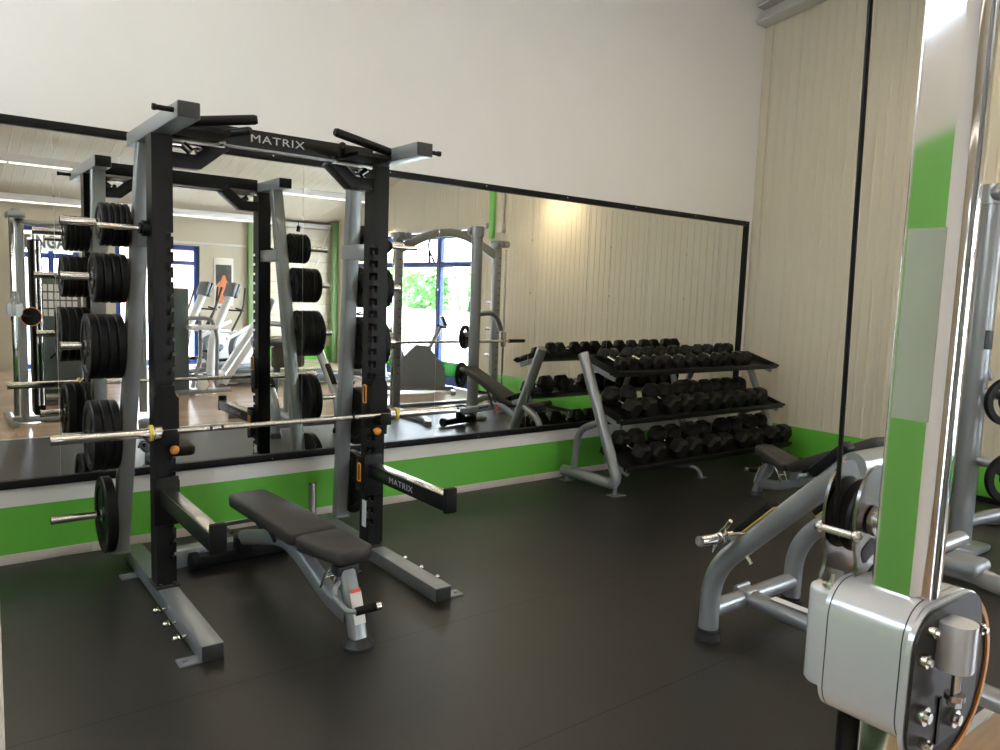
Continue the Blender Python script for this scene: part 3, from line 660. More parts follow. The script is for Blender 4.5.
def bench(loc, rz, back_ang, seat_ang, label, zs=0.445, sl=0.40, bl=0.885):
    t = thing('weight_bench', label, 'bench', loc, rz, 'adjustable weight benches')
    # local: seat end at -y, head end at +y
    hy = -0.34                                              # hinge between seat and back
    mb = padmesh(sl, 0.19, 0.275, 0.075, 'seat')
    for v in mb.bm.verts: v.co.y -= sl
    rotx_about(mb, -seat_ang, (0, hy-0.012, zs)).obj('seat_pad', 'pad', t, 50)
    rotx_about(padmesh(bl, 0.28, 0.235, 0.075, 'back'), back_ang, (0, hy+0.012, zs+0.008)).obj('back_pad', 'pad', t, 50)
    ca, sa = math.cos(back_ang), math.sin(back_ang)
    def on_back(d, off): return V((0, hy+0.012+d*ca+off*sa, zs+0.008+d*sa-off*ca))
    def on_seat(d, off): return V((0, hy-0.012-d*math.cos(seat_ang)-off*math.sin(seat_ang)*-1*-1, zs+d*math.sin(seat_ang)-off*math.cos(seat_ang)))
    # spine
    sp = MB().rtube([(0, -0.70, 0.13), (0, -0.50, 0.155), (0, -0.14, 0.30), (0, 0.05, 0.315), (0, 0.58, 0.17)], 0.075, 0.085, 0.12, 0.02, up=(0, 0, 1))
    s_ = sp.obj('spine', 'silver2', t)
    MB().box((0.0385, 0.20, 0.277), (0.001, 0.16, 0.02), (-0.27, 0, 0)).obj('spine_label', 'charcoal', s_)
    # front post
    fp = MB().rtube([(0, -0.775, 0.035), (0, -0.715, 0.20), (0, -0.645, 0.345)], 0.085, 0.06, 0.05, 0.02, up=(0, -1, 0)).obj('front_post', 'silver2', t)
    MB().box((0, -0.765, 0.19), (0.06, 0.002, 0.15), (-0.36, 0, 0)).obj('instruction_label', 'label', fp)
    MB().box((0, -0.742, 0.268), (0.05, 0.003, 0.018), (-0.42, 0, 0)).obj('red_sticker', 'red', fp)
    MB().lathe([(0.0, 0.0), (0.075, 0.0), (0.075, 0.018), (0.052, 0.05), (0.0, 0.05)], (0, -0.775, 0), (0, 0, 1), 20, False).obj('front_foot', 'charcoal', t)
    MB().box((0, -0.64, 0.345), (0.12, 0.07, 0.05), None, 0.01).obj('seat_bracket', 'charcoal', t)
    # seat ladder, ratchet and strut
    MB().box((0, hy+0.03, zs-0.10), (0.10, 0.10, 0.07), None, 0.008).obj('hinge_block', 'silver2', t)
    lad = MB().tube([(-0.035, -0.60, 0.36), (-0.035, -0.50, 0.28), (-0.035, -0.46, 0.20)], 0.007, 0.02, 8).tube([(0.035, -0.60, 0.36), (0.035, -0.50, 0.28), (0.035, -0.46, 0.20)], 0.007, 0.02, 8)
    for k in range(4): lad.cyl((-0.035, -0.575+0.03*k, 0.342-0.028*k), (0.035, -0.575+0.03*k, 0.342-0.028*k), 0.006, n=8)
    lad.tube([(0.05, -0.60, 0.35), (0.075, -0.60, 0.325), (0.075, -0.66, 0.315)], 0.006, 0.02, 8)
    lad.obj('seat_ladder', 'steel', t)
    st = MB()
    for s in (-1, 1):
        p = on_back(0.5, 0.08); st.tube([(s*0.045, 0.05, 0.30), (s*0.045, p.y, p.z)], 0.013, n=8)
    p0, p1 = on_back(0.05, 0.085), on_back(bl-0.12, 0.085)
    st.rtube([p0, p1], 0.06, 0.025, cr=0.005); st.obj('back_support', 'charcoal', t)
    MB().box((0.052, -0.02, 0.285), (0.006, 0.035, 0.11), (0.25, 0, 0), 0.002).obj('angle_plate', 'red', t)
    # handle at the seat end
    hb = MB().tube([(0.03, -0.72, 0.15), (-0.07, -0.70, 0.20), (-0.09, -0.69, 0.275), (-0.03, -0.66, 0.30)], 0.013, 0.06, 10).tube([(-0.09, -0.70, 0.245), (-0.08, -0.80, 0.205), (-0.05, -0.84, 0.21)], 0.013, 0.05, 10).obj('grab_handle', 'silver2', t)
    MB().cyl((-0.055, -0.838, 0.21), (0.04, -0.86, 0.22), 0.02).obj('handle_grip', 'rubber', hb)
    MB().cyl((0.04, -0.86, 0.22), (0.062, -0.866, 0.222), 0.021).obj('grip_cap', 'chrome', hb)
    # rear foot with transport wheels
    rfx = MB().rtube([(-0.26, 0.63, 0.055), (0.26, 0.63, 0.055)], 0.075, 0.075, cr=0.015).box((0, 0.60, 0.12), (0.09, 0.10, 0.10), None, 0.01)
    rfo = rfx.obj('rear_foot', 'blackm', t)
    for s in (-1, 1):
        MB().cyl((s*0.26, 0.64, 0.055), (s*0.30, 0.64, 0.055), 0.055, n=20).obj('wheel', 'rubber', rfo)
    MB().tube([(-0.09, 0.55, 0.22), (-0.11, 0.68, 0.235), (0.11, 0.68, 0.235), (0.09, 0.55, 0.22)], 0.012, 0.04, 8).obj('lift_handle', 'charcoal', t)
    return t
bench((1.555, 3.88, 0), math.radians(3.5), 0.0, 0.06, 'flat grey padded bench standing inside the half rack', 0.455)
ang2 = math.atan2(-0.42, 1.0)
bench((5.615, 3.02, 0), math.radians(165.5), math.radians(25), math.radians(12), 'inclined grey padded bench beside the dumbbell rack', 0.39)

# ------------------------------------------------------------------ dumbbell rack
dk = thing('dumbbell_rack', 'three tier silver framed dumbbell rack in the corner by the mirror', 'dumbbell rack', (5.95, 4.6, 0))
DO = dk.location.copy()
def dp(mb, name, m, parent=dk, **k): return mb.off(DO).obj(name, m, parent, **k)
DX = (4.69, 7.11)
for x in DX:
    fr_ = dp(MB().tube([(x, 5.07, 0.095), (x, 4.44, 0.095), (x, 4.40, 0.16), (x, 4.88, 1.19 if x < 6 else 1.14)], 0.048 if x < 6 else 0.036, 0.13, 14, up=(1, 0, 0), fn=8), 'side_frame', 'silver2')
    dp(MB().tube([(x, 4.93, 0.10), (x, 4.90, 0.50), (x, 4.64, 0.60)], 0.032, 0.14, 10, up=(1, 0, 0)), 'side_brace', 'silver2', fr_)
    dp(MB().box((x+0.01, 4.42, 0.04), (0.04, 0.012, 0.09), (0.1, 0, 0)).b2((x-0.05, 4.36, 0), (x+0.09, 4.46, 0.008), 0.002).b2((x-0.05, 4.98, 0), (x+0.06, 5.08, 0.008), 0.002).cyl((x, 5.03, 0), (x, 5.03, 0.06), 0.02), 'floor_foot', 'silver', fr_)
MIDX = 5.93
dp(MB().tube([(MIDX, 5.02, 0.05), (MIDX, 4.62, 0.08), (MIDX, 4.60, 0.14), (MIDX, 4.93, 1.10)], 0.03, 0.08, 10, up=(1, 0, 0)).tube([(MIDX, 4.64, 0.08), (MIDX, 4.50, 0.08), (MIDX, 4.46, 0.0)], 0.022, 0.05, 8).b2((MIDX-0.05, 4.42, 0), (MIDX+0.05, 4.50, 0.008), 0.002), 'centre_leg', 'silver')
TIERS = ((4.49, 1.035, 4.83, 1.135), (4.385, 0.635, 4.73, 0.74), (4.275, 0.245, 4.63, 0.35))
for yf, zf, yb, zb in TIERS:
    a = math.atan2(zb-zf, yb-yf); dv = V((0, yb-yf, zb-zf)).normalized(); nv = V((0, -dv.z, dv.y)); L_ = math.hypot(yb-yf, zb-zf)
    x0, x1 = DX[0]+0.03, DX[1]-0.03
    R = Matrix.Rotation(a, 3, 'X'); c = V(((x0+x1)/2, (yf+yb)/2, (zf+zb)/2))
    sh = MB().box(c-nv*0.010, (x1-x0, L_, 0.014), R, 0.003).box(V((c.x, yf, zf))+nv*0.008, (x1-x0+0.06, 0.022, 0.05), R, 0.004).box(V((c.x, yb, zb))+nv*0.012, (x1-x0, 0.018, 0.06), R, 0.004)
    for xx in (x0, x1): sh.box(V((xx, c.y, c.z))+nv*0.010, (0.012, L_+0.02, 0.055), R, 0.003)
    sh.cyl((x1+0.02, yf+0.01, zf+0.01), (x1+0.075, yf+0.01, zf+0.01), 0.014, n=10).cyl((x0-0.02, yf+0.01, zf+0.01), (x0-0.06, yf+0.01, zf+0.01), 0.014, n=10)
    s = dp(sh, 'shelf', 'black')
    for xx, sg_ in ((x0, 1), (x1, -1)):
        dp(MB().box(V((xx+sg_*0.012, c.y-0.02, c.z))-nv*0.045, (0.03, L_*0.8, 0.055), R, 0.004), 'shelf_bracket', 'silver', s)

def hex_db(R, hl, gl, label):
    t = thing('dumbbell', label, 'dumbbell')
    me = None
    for s in (-1, 1):
        mb = MB(); ap = R/math.cos(PI/6); rings = []
        for y, k in ((gl/2, 0.55), (gl/2+0.012, 0.80), (gl/2+hl*0.30, 1.0), (gl/2+hl*0.80, 1.0), (gl/2+hl, 0.74)):
            rings.append([mb.bm.verts.new((ap*k*math.cos(PI/3*j), s*y, ap*k*math.sin(PI/3*j))) for j in range(6)])
        for a, b in zip(rings, rings[1:]):
            for j in range(6): mb.bm.faces.new((a[j], a[(j+1) % 6], b[(j+1) % 6], b[j]))
        mb.bm.faces.new(rings[0]); mb.bm.faces.new(rings[-1])
        bmesh.ops.bevel(mb.bm, geom=mb.bm.edges[:], offset=R*0.035, segments=1, affect='EDGES')
        mb.obj('head', 'rubber2', t, 12)
    MB().tube([(0, y, 0) for y in (-gl/2-0.01, -gl*0.3, 0, gl*0.3, gl/2+0.01)], 0.0155, n=12, scales=[0.85, 0.95, 1.1, 0.95, 0.85]).obj('grip_bar', 'chrome', t)
    return t
TX = ((4.805, 4.92, 5.12, 5.26, 5.395, 5.575, 5.755, 5.94, 6.14, 6.29, 6.49, 6.62),
      (4.84, 5.045, 5.37, 5.555, 5.77, 5.965, 6.16, 6.345, 6.52, 6.71),
      (4.87, 5.07, 5.37, 5.57, 5.84, 6.03, 6.345, 6.535, 6.82, 7.02))
ORDW = ['first', 'second', 'third', 'fourth', 'fifth', 'sixth', 'seventh', 'eighth', 'ninth', 'tenth', 'eleventh', 'twelfth']
TN = ('top', 'middle', 'bottom')
for ti, xs_ in enumerate(TX):
    yf, zf, yb, zb = TIERS[ti]; a = math.atan2(zb-zf, yb-yf); dv = V((0, math.cos(a), math.sin(a))); nv = V((0, -dv.z, dv.y)); c0 = V((0, (yf+yb)/2, (zf+zb)/2))
    protos = {}
    for i, x in enumerate(xs_):
        pr_ = i//2
        R = (0.056+0.0022*pr_, 0.083+0.0012*pr_, 0.085+0.001*pr_)[ti]
        hl = (0.085+0.004*pr_, 0.128+0.003*pr_, 0.136+0.003*pr_)[ti]
        p = c0+nv*(R-0.003)+dv*0.055; x += 0.06
        lab = f'black hex dumbbell, {ORDW[i]} from the left on the {TN[ti]} shelf'
        if i == 0: lab = f'black hex dumbbell at the left end of the {TN[ti]} shelf'
        if i == len(xs_)-1: lab = f'black hex dumbbell at the right end of the {TN[ti]} shelf row'
        g = f'hex dumbbells on the {TN[ti]} shelf'
        if pr_ not in protos:
            o = protos[pr_] = hex_db(R, hl, 0.125, lab); o.location = (x, p.y, p.z); o.rotation_euler = (a, 0, 0); o['group'] = g
        else: dup(protos[pr_], (x, p.y, p.z), (a, 0, 0), lab, g)

# ------------------------------------------------------------------ near cable machine
cm_ = thing('cable_machine', 'chrome column cable machine with grey pulley carriage close in the right foreground', 'cable machine', (0.83, 0.3, 0))
CO = cm_.location.copy()
def cp(mb, name, m, parent=cm_, **k): return mb.off(CO).obj(name, m, parent, **k)
cx, cy = 0.8345, 0.347
def cprof():
    out = []
    for qx, qy, r_, a0 in ((0.0285, 0.030, 0.008, 0), (-0.0285, 0.030, 0.004, 90), (-0.0285, -0.030, 0.020, 180), (0.0285, -0.030, 0.034, 270)):
        for k in range(8):
            a = math.radians(a0+90*k/7); out.append((qx-math.copysign(r_, qx)+r_*math.cos(a), qy-math.copysign(r_, qy)+r_*math.sin(a)))
    return out
cp(MB().prism(cprof(), lambda p: (cx+p[0], cy+p[1], 0.10), lambda p: (cx+p[0], cy+p[1], 2.36)), 'guide_column', 'chrome', ang=25)
stk = cp(MB().b2((cx-0.0292, cy-0.013, 1.585), (cx-0.0286, cy+0.024, 1.78), 0.0001), 'worn_sticker', 'frost')
# carriage housing: rounded block along y
hs = MB().sweep([(0.843, 0.317, 1.326), (0.843, 0.407, 1.326)], rrect(0.146, 0.150, 0.038, 8), up=(0, 0, 1))
cp(hs, 'carriage_housing', 'silver3', ang=50)
for y_ in (0.323, 0.401): cp(MB().sweep([(0.843, y_, 1.326), (0.843, y_+0.0012, 1.326)], rrect(0.1465, 0.1505, 0.038, 8), up=(0, 0, 1)), 'seam_line', 'charcoal')
cp(MB().sweep([(cx, cy, 1.392), (cx, cy, 1.397)], rrect(0.068, 0.068, 0.012, 5), up=(0, 1, 0)), 'column_collar', 'blackm')
ep = cp(MB().sweep([(0.848, 0.3085, 1.317), (0.848, 0.3120, 1.317)], rrect(0.163, 0.157, 0.040, 8), up=(0, 0, 1)), 'end_plate', 'charcoal')
for x_, z_, r_ in ((0.792, 1.379, 0.006), (0.780, 1.352, 0.007), (0.788, 1.292, 0.010), (0.798, 1.258, 0.006), (0.866, 1.264, 0.010), (0.915, 1.352, 0.006)):
    cp(MB().cyl((x_, 0.309, z_), (x_, 0.301, z_), r_, n=14).cyl((x_, 0.301, z_), (x_, 0.297, z_), r_*0.6, n=8), 'plate_bolt', 'steel', ep)
cp(MB().sweep([(0.828, 0.296, 1.335), (0.828, 0.296, 1.384)], rrect(0.036, 0.036, 0.015, 5), up=(1, 0, 0)), 'bolt_bracket', 'silver3', ep)
cp(MB().cyl((0.834, 0.294, 1.337), (0.834, 0.294, 1.295), 0.0045).cyl((0.834, 0.294, 1.306), (0.834, 0.294, 1.300), 0.010, n=12).cyl((0.834, 0.294, 1.300), (0.834, 0.294, 1.293), 0.0075, n=6), 'adjusting_bolt', 'steel', ep)
cp(MB().sweep([(0.848, 0.3121, 1.317), (0.848, 0.3175, 1.317)], rrect(0.168, 0.162, 0.043, 8), up=(0, 0, 1)), 'plate_rim', 'silver3')
cp(MB().b2((0.832, 0.3065, 1.244), (0.838, 0.3085, 1.295)), 'plate_slot', 'blackm', ep)
gd = cp(MB().lathe([(0.098, -0.006), (0.106, -0.006), (0.108, 0.0), (0.106, 0.006), (0.098, 0.006)], (0.998, 0.36, 1.245), (0, 1, 0), 48), 'orange_guard', 'orange')
cp(MB().cyl((0.998, 0.357, 1.245), (0.998, 0.363, 1.245), 0.099, n=48).cyl((0.90, 0.36, 1.28), (0.998, 0.36, 1.245), 0.012), 'guard_disc', 'blackm', gd)
# capsule on the far side, with cap screw
cp(MB().sweep([(0.831, 0.429, z) for z in (1.260, 1.264, 1.370, 1.374, 1.376)], rrect(0.052, 0.040, 0.019, 6), up=(1, 0, 0), scales=[0.9, 1, 1, 0.96, 0.86]), 'side_capsule', 'silver3', ang=50)
cp(MB().cyl((0.829, 0.428, 1.376), (0.829, 0.428, 1.380), 0.0135).cyl((0.829, 0.428, 1.380), (0.829, 0.428, 1.394), 0.0095, n=20), 'cap_screw', 'steel')
# pulley block
def smooth(pts, n=4):
    out = []
    for k in range(len(pts)):
        p0, p1, p2, p3 = (V((*pts[(k+d) % len(pts)], 0)) for d in (-1, 0, 1, 2))
        for q in range(n):
            t = q/n; v = 0.5*((2*p1)+(p2-p0)*t+(2*p0-5*p1+4*p2-p3)*t*t+(3*p1-p0-3*p2+p3)*t**3); out.append((v.x, v.y))
    return out
prof = smooth([(0.812, 1.385), (0.815, 1.41), (0.806, 1.445), (0.804, 1.475), (0.815, 1.505), (0.838, 1.522), (0.862, 1.518), (0.882, 1.49), (0.888, 1.455), (0.878, 1.42), (0.884, 1.385)])
for y in (0.399, 0.434):
    cp(MB().prism(prof, lambda p: (p[0], y-0.0018, p[1]), lambda p: (p[0], y+0.0018, p[1])), 'pulley_plate', 'darksteel')
for y in (0.409, 0.424):
    cp(MB().lathe([(0.008, -0.0065), (0.030, -0.0065), (0.036, -0.008), (0.042, -0.007), (0.037, -0.002), (0.037, 0.002), (0.042, 0.007), (0.036, 0.008), (0.030, 0.0065), (0.008, 0.0065)], (0.846, y, 1.462), (0, 1, 0), 36), 'pulley_wheel', 'black')
ax_ = cp(MB().cyl((0.840, 0.381, 1.462), (0.840, 0.446, 1.462), 0.0085), 'pulley_axle', 'steel')
cp(MB().cyl((0.840, 0.388, 1.462), (0.840, 0.395, 1.462), 0.017, n=18), 'axle_washer', 'steel', ax_)
cp(MB().cyl((0.806, 0.396, 1.449), (0.806, 0.438, 1.449), 0.0052).ball((0.806, 0.396, 1.449), 0.0070).ball((0.806, 0.438, 1.449), 0.0070), 'spacer_pin', 'steel')
for x_, z_, w_ in ((0.838, 1.427, 0.020), (0.858, 1.400, 0.018)):
    cp(MB().sweep([(x_, 0.3965, z_), (x_, 0.3975, z_)], rrect(w_, 0.030, 0.006, 4), up=(1, 0, 0.5)), 'plate_cutout', 'blackm')
cp(MB().cyl((0.810, 0.423, 1.455), (0.810, 0.440, 2.36), 0.0028, n=10), 'cable', 'rubber')
cp(MB().cyl((0.815, 0.39, 1.20), (0.815, 0.39, 1.245), 0.013).cyl((0.815, 0.39, 0.2), (0.815, 0.39, 1.20), 0.0032, n=8), 'cable_stop', 'rubber')
# main frame behind, base and head
cp(MB().rtube([(0.93, 0.14, 0.06), (0.93, 0.14, 2.30), (0.93, -0.10, 2.42), (0.93, -0.35, 2.42)], 0.11, 0.085, 0.16, 0.02, up=(1, 0, 0)), 'main_post', 'silver2')
cp(MB().b2((0.795, 0.10, 2.33), (0.97, 0.47, 2.40), 0.015), 'head_plate', 'silver2')
cp(MB().b2((0.76, -0.35, 0.0), (0.84, 0.45, 0.075), 0.02).b2((0.80, 0.08, 0.01), (1.5, 0.18, 0.075), 0.02).b2((0.79, 0.32, 0.07), (0.88, 0.405, 0.12), 0.01), 'base_frame', 'silver2')
sw = cp(MB().b2((1.03, -0.18, 0.075), (1.15, 0.10, 2.12), 0.02), 'weight_shroud', 'blackm')
cp(MB().cyl((1.075, 0.12, 0.2), (1.075, 0.12, 2.1), 0.010, n=10).cyl((1.12, 0.12, 0.2), (1.12, 0.12, 2.1), 0.010, n=10), 'guide_rods', 'chrome')
cb = cp(MB().tube([(0.93, 0.14, 2.30), (1.25, 0.14, 2.30), (1.5, 0.14, 2.34), (2.2, 0.14, 2.34)], 0.03, 0.1), 'cross_bar', 'silver2')
cp(MB().cyl((1.65, 0.14, 2.34), (1.95, 0.14, 2.34), 0.038), 'blue_grip', 'bluegrip', cb)
cp(MB().tube([(2.2, 0.14, 2.34), (2.2, 0.14, 0.05)], 0.05), 'far_post', 'silver2')

# ------------------------------------------------------------------ plate loaded machine with sloped rails
pm_ = thing('plate_loaded_machine', 'silver plate loaded machine with two sloping rails on arched legs', 'exercise machine', (3.5, 1.9, 0))
PO = pm_.location.copy()
def pp(mb, name, m, parent=pm_, **k): return mb.off(PO).obj(name, m, parent, **k)
for x in (3.11, 3.86):
    ry = [(x, 2.235, 0.04), (x, 2.235, 0.36), (x, 1.56, 1.045)]
    lg = pp(MB().tube(ry, 0.050, 0.20, 16, up=(1, 0, 0), fn=8), 'arched_leg', 'silver2')
    pp(MB().cyl((x, 2.235, 0.0), (x, 2.235, 0.045), 0.062).cyl((x, 2.235, 0.045), (x, 2.235, 0.06), 0.055), 'rubber_foot', 'charcoal', lg)
    d = V((0, -0.615, 0.625)).normalized(); nrm = V((0, d.z, -d.y)) * -1; nrm = V((0, 0.713, 0.70))
    p0 = V((x, 2.235, 0.36)) + d*0.22; R = Matrix.Rotation(math.atan2(d.z, d.y), 3, 'X')
    pp(MB().box(p0+d*0.15+nrm*0.068, (0.06, 0.30, 0.035), R, 0.008), 'rail_pad', 'rubber', lg)
    pp(MB().box(p0+d*0.15+nrm*0.049, (0.064, 0.30, 0.006), R, 0.002), 'rail_strip', 'yellow', lg)
    pp(MB().box(p0+d*0.66+nrm*0.07, (0.07, 0.22, 0.045), R, 0.012), 'bump_pad', 'rubber', lg)
    pp(MB().cyl(p0+d*0.0-nrm*0.045, p0-nrm*0.085, 0.012), 'stop_knob', 'chrome', lg)
    s = -1 if x < 3.5 else 1
    q = V((x, 2.105, 0.575)); tip = q+V((s*0.24, 0.035, 0.0))
    pg = pp(MB().cyl(q, tip, 0.025).cyl(tip, tip+V((s*0.004, 0, 0)), 0.026), 'weight_peg', 'chrome', lg)
    c = q+V((s*0.09, 0.01, 0)); cl = MB()
    for k in range(4): cl.lathe([(0.026, -0.004), (0.034, -0.004), (0.034, 0.004), (0.026, 0.004)], c+V((s*0.014*k, 0, 0)), (1, 0, 0), 20)
    cl.tube([c+V((0, 0.02, 0.025)), c+V((s*0.02, -0.02, 0.055)), c+V((s*0.03, -0.05, 0.10))], 0.010, n=8).tube([c+V((0, 0.025, -0.02)), c+V((0.0, 0.06, -0.07)), c+V((s*0.02, 0.04, -0.09)), c+V((s*0.03, 0.01, -0.03))], 0.004, 0.02, 6).tube([c+V((0, -0.02, 0.02)), c+V((0.06, -0.07, 0.03))], 0.008, n=8)
    pp(cl, 'spring_clip', 'steel', lg)
pp(MB().tube([(3.11, 2.235, 0.15), (3.86, 2.235, 0.15)], 0.044, n=14), 'cross_tube', 'silver2')
sp_ = pp(MB().tube([(3.42, 2.235, 0.15), (3.42, 0.75, 0.12)], 0.046, n=14, sx=1.2), 'spine_tube', 'silver2')
pp(MB().box((3.42, 1.95, 0.197), (0.05, 0.26, 0.002)), 'long_label', 'label', sp_)
pp(MB().box((3.42, 1.79, 0.1975), (0.05, 0.05, 0.003)), 'red_sticker', 'red', sp_)
pp(MB().box((3.42, 2.235, 0.16), (0.12, 0.10, 0.085), None, 0.02).cyl((3.36, 2.26, 0.205), (3.47, 2.26, 0.205), 0.012), 'clamp_block', 'silver', sp_)
hd = pp(MB().tube([(3.08, 1.555, 1.03), (3.88, 1.555, 1.03)], 0.06, n=16).tube([(3.2, 1.42, 0.62), (3.9, 1.42, 0.62)], 0.035, n=14).tube([(3.42, 1.555, 1.03), (3.42, 1.42, 0.62), (3.42, 1.30, 0.15)], 0.045, 0.1, 14), 'head_frame', 'silver2')
pb = padmesh(0.26, 0.40, 0.40, 0.09, 'pad')
for v in pb.bm.verts: v.co = V((v.co.x+3.52, 1.50-v.co.z, v.co.y+0.71))
pp(pb, 'back_pad', 'padbrown', hd)
sp2_ = pp(MB().b2((3.40, 1.17, 0.595), (3.58, 1.33, 0.655), 0.028, 4), 'seat_pad', 'machgrey')
pp(MB().tube([(3.5, 1.25, 0.60), (3.52, 1.12, 0.565), (3.8, 0.80, 0.48), (3.8, 0.80, 0.0)], 0.04, 0.12, 14).cyl((3.8, 0.80, 0), (3.8, 0.80, 0.03), 0.07), 'seat_arm', 'silver2', sp2_)
pp(MB().tube([(3.05, 0.75, 0.05), (3.9, 0.75, 0.05)], 0.05, n=14), 'rear_foot', 'silver2')

# ------------------------------------------------------------------ tall silver machine post at the right edge, plates on its pegs
pd = thing('pulldown_machine', 'tall silver machine post with side pegs near the right edge', 'exercise machine', (5.85, 2.14, 0))
QO = pd.location.copy()
def qp(mb, name, m, parent=pd, **k): return mb.off(QO).obj(name, m, parent, **k)
qp(MB().tube([(5.85, 2.14, 0.05), (5.85, 2.14, 2.44)], 0.075, n=20, sx=1.0), 'tall_post', 'silver2')
qp(MB().cyl((5.85, 2.14, 2.42), (5.85, 2.14, 2.55), 0.09).ball((5.78, 2.09, 2.49), 0.055), 'top_clamp', 'silver2')
qp(MB().box((5.812, 2.072, 1.50), (0.06, 0.004, 0.13), (0, 0, -0.5), 0.001), 'safety_label', 'charcoal')
qp(MB().b2((5.70, 1.98, 0.0), (6.0, 2.3, 0.05), 0.02).tube([(5.85, 2.12, 0.20), (6.2, 1.95, 0.27), (6.55, 1.9, 0.20), (6.55, 1.9, 0.0)], 0.045, 0.2), 'base_frame', 'silver2')
for zz in (1.14, 0.66):
    qp(MB().tube([(5.85, 2.12, zz), (5.84, 1.86, zz-0.02)], 0.035, n=12), 'weight_peg', 'silver2')
qp(MB().tube([(5.85, 2.14, 1.40), (6.1, 2.25, 1.45), (6.25, 2.2, 1.2)], 0.035, 0.15), 'press_arm', 'silver2')
for (x_, y_, z_, R, lab) in ((5.845, 1.93, 1.09, 0.165, 'upper spoked plate on the silver post at the right edge'), (5.845, 1.87, 0.57, 0.175, 'lower spoked plate on the silver post at the right edge')):
    me = MB().lathe([(0.026, -0.02), (0.055, -0.02), (0.06, -0.008), (R*0.4, -0.006), (R*0.4, 0.006), (0.06, 0.008), (0.055, 0.02), (0.026, 0.02)], (0, 0, 0), (0, 1, 0), 36)
    me.lathe([(R*0.72, -0.02), (R-0.005, -0.02), (R, -0.012), (R, 0.012), (R-0.005, 0.02), (R*0.72, 0.02)], (0, 0, 0), (0, 1, 0), 36)
    for k in range(3):
        a = 2*PI*k/3+0.5; me.box((math.cos(a)*R*0.56, 0, math.sin(a)*R*0.56), (R*0.5, 0.02, R*0.26), Matrix.Rotation(-a, 3, 'Y'), 0.003)
    o = me.obj('weight_plate', 'rubber'); o.location = (x_, y_, z_); o.rotation_euler = (0, 0, math.radians(-32)); tag(o, lab, 'weight plate', 'plates on the silver post at the right edge')
# ------------------------------------------------------------------ smith machine (seen in the mirror)
sm = thing('smith_machine', 'silver smith machine with arched top beam near the tall blue window', 'smith machine', (6.0, 1.3, 0))
UO = sm.location.copy()
def sp2(mb, name, m, parent=sm, **k): return mb.off(UO).obj(name, m, parent, **k)
for s, x in ((-1, 5.15), (1, 6.82)):
    u = sp2(MB().rtube([(x, 1.30, 0.0), (x, 1.30, 2.36)], 0.10, 0.13, cr=0.03), 'upright', 'silver2')
    hl = MB()
    for k in range(16): hl.b2((x-0.012, 1.364, 0.55+0.11*k), (x+0.012, 1.368, 0.565+0.11*k))
    sp2(hl, 'adjustment_holes', 'charcoal', u)
    sp2(MB().cyl((x+s*0.11, 1.38, 0.12), (x+s*0.11, 1.38, 2.34), 0.016, n=10), 'guide_rod', 'chrome', u)
    sp2(MB().b2((x-0.09, 1.22, 2.36), (x+0.14, 1.44, 2.46), 0.03).cyl((x-0.04, 1.44, 2.42), (x-0.04, 1.46, 2.42), 0.035).cyl((x+0.05, 1.44, 2.42), (x+0.05, 1.46, 2.42), 0.035), 'head_bracket', 'silver', u)
    sp2(MB().rtube([(x, 1.3, 0.05), (x, 2.1, 0.05), (x-0.12, 2.35, 0.03)], 0.09, 0.07, 0.2, 0.02), 'base_leg', 'silver2', u)
    sp2(MB().b2((x+s*0.11-0.03, 1.35, 0.90), (x+s*0.11+0.03, 1.42, 1.12), 0.01), 'bar_carriage', 'steel', u)
    for zz in (1.55, 1.15, 0.75): sp2(MB().cyl((x+0.05, 1.25, zz), (x+0.05, 1.02, zz), 0.024), 'storage_peg', 'steel', u)
arc = [(5.15+1.67*t, 1.30, 2.22+0.30*math.sin(PI*t)) for t in [i/16 for i in range(17)]]
sp2(MB().rtube(arc, 0.06, 0.12, cr=0.02), 'arched_beam', 'silver2')
bar = sp2(MB().cyl((4.75, 1.40, 0.985), (7.30, 1.40, 0.985), 0.019), 'smith_bar', 'steel')
sp2(MB().cyl((7.02, 1.40, 0.985), (7.32, 1.40, 0.985), 0.027).cyl((4.65, 1.40, 0.985), (4.95, 1.40, 0.985), 0.027), 'bar_sleeve', 'blackm', bar)
sp2(MB().b2((5.15, 1.0, 0.02), (6.82, 1.08, 0.08), 0.01), 'rear_rail', 'silver2')

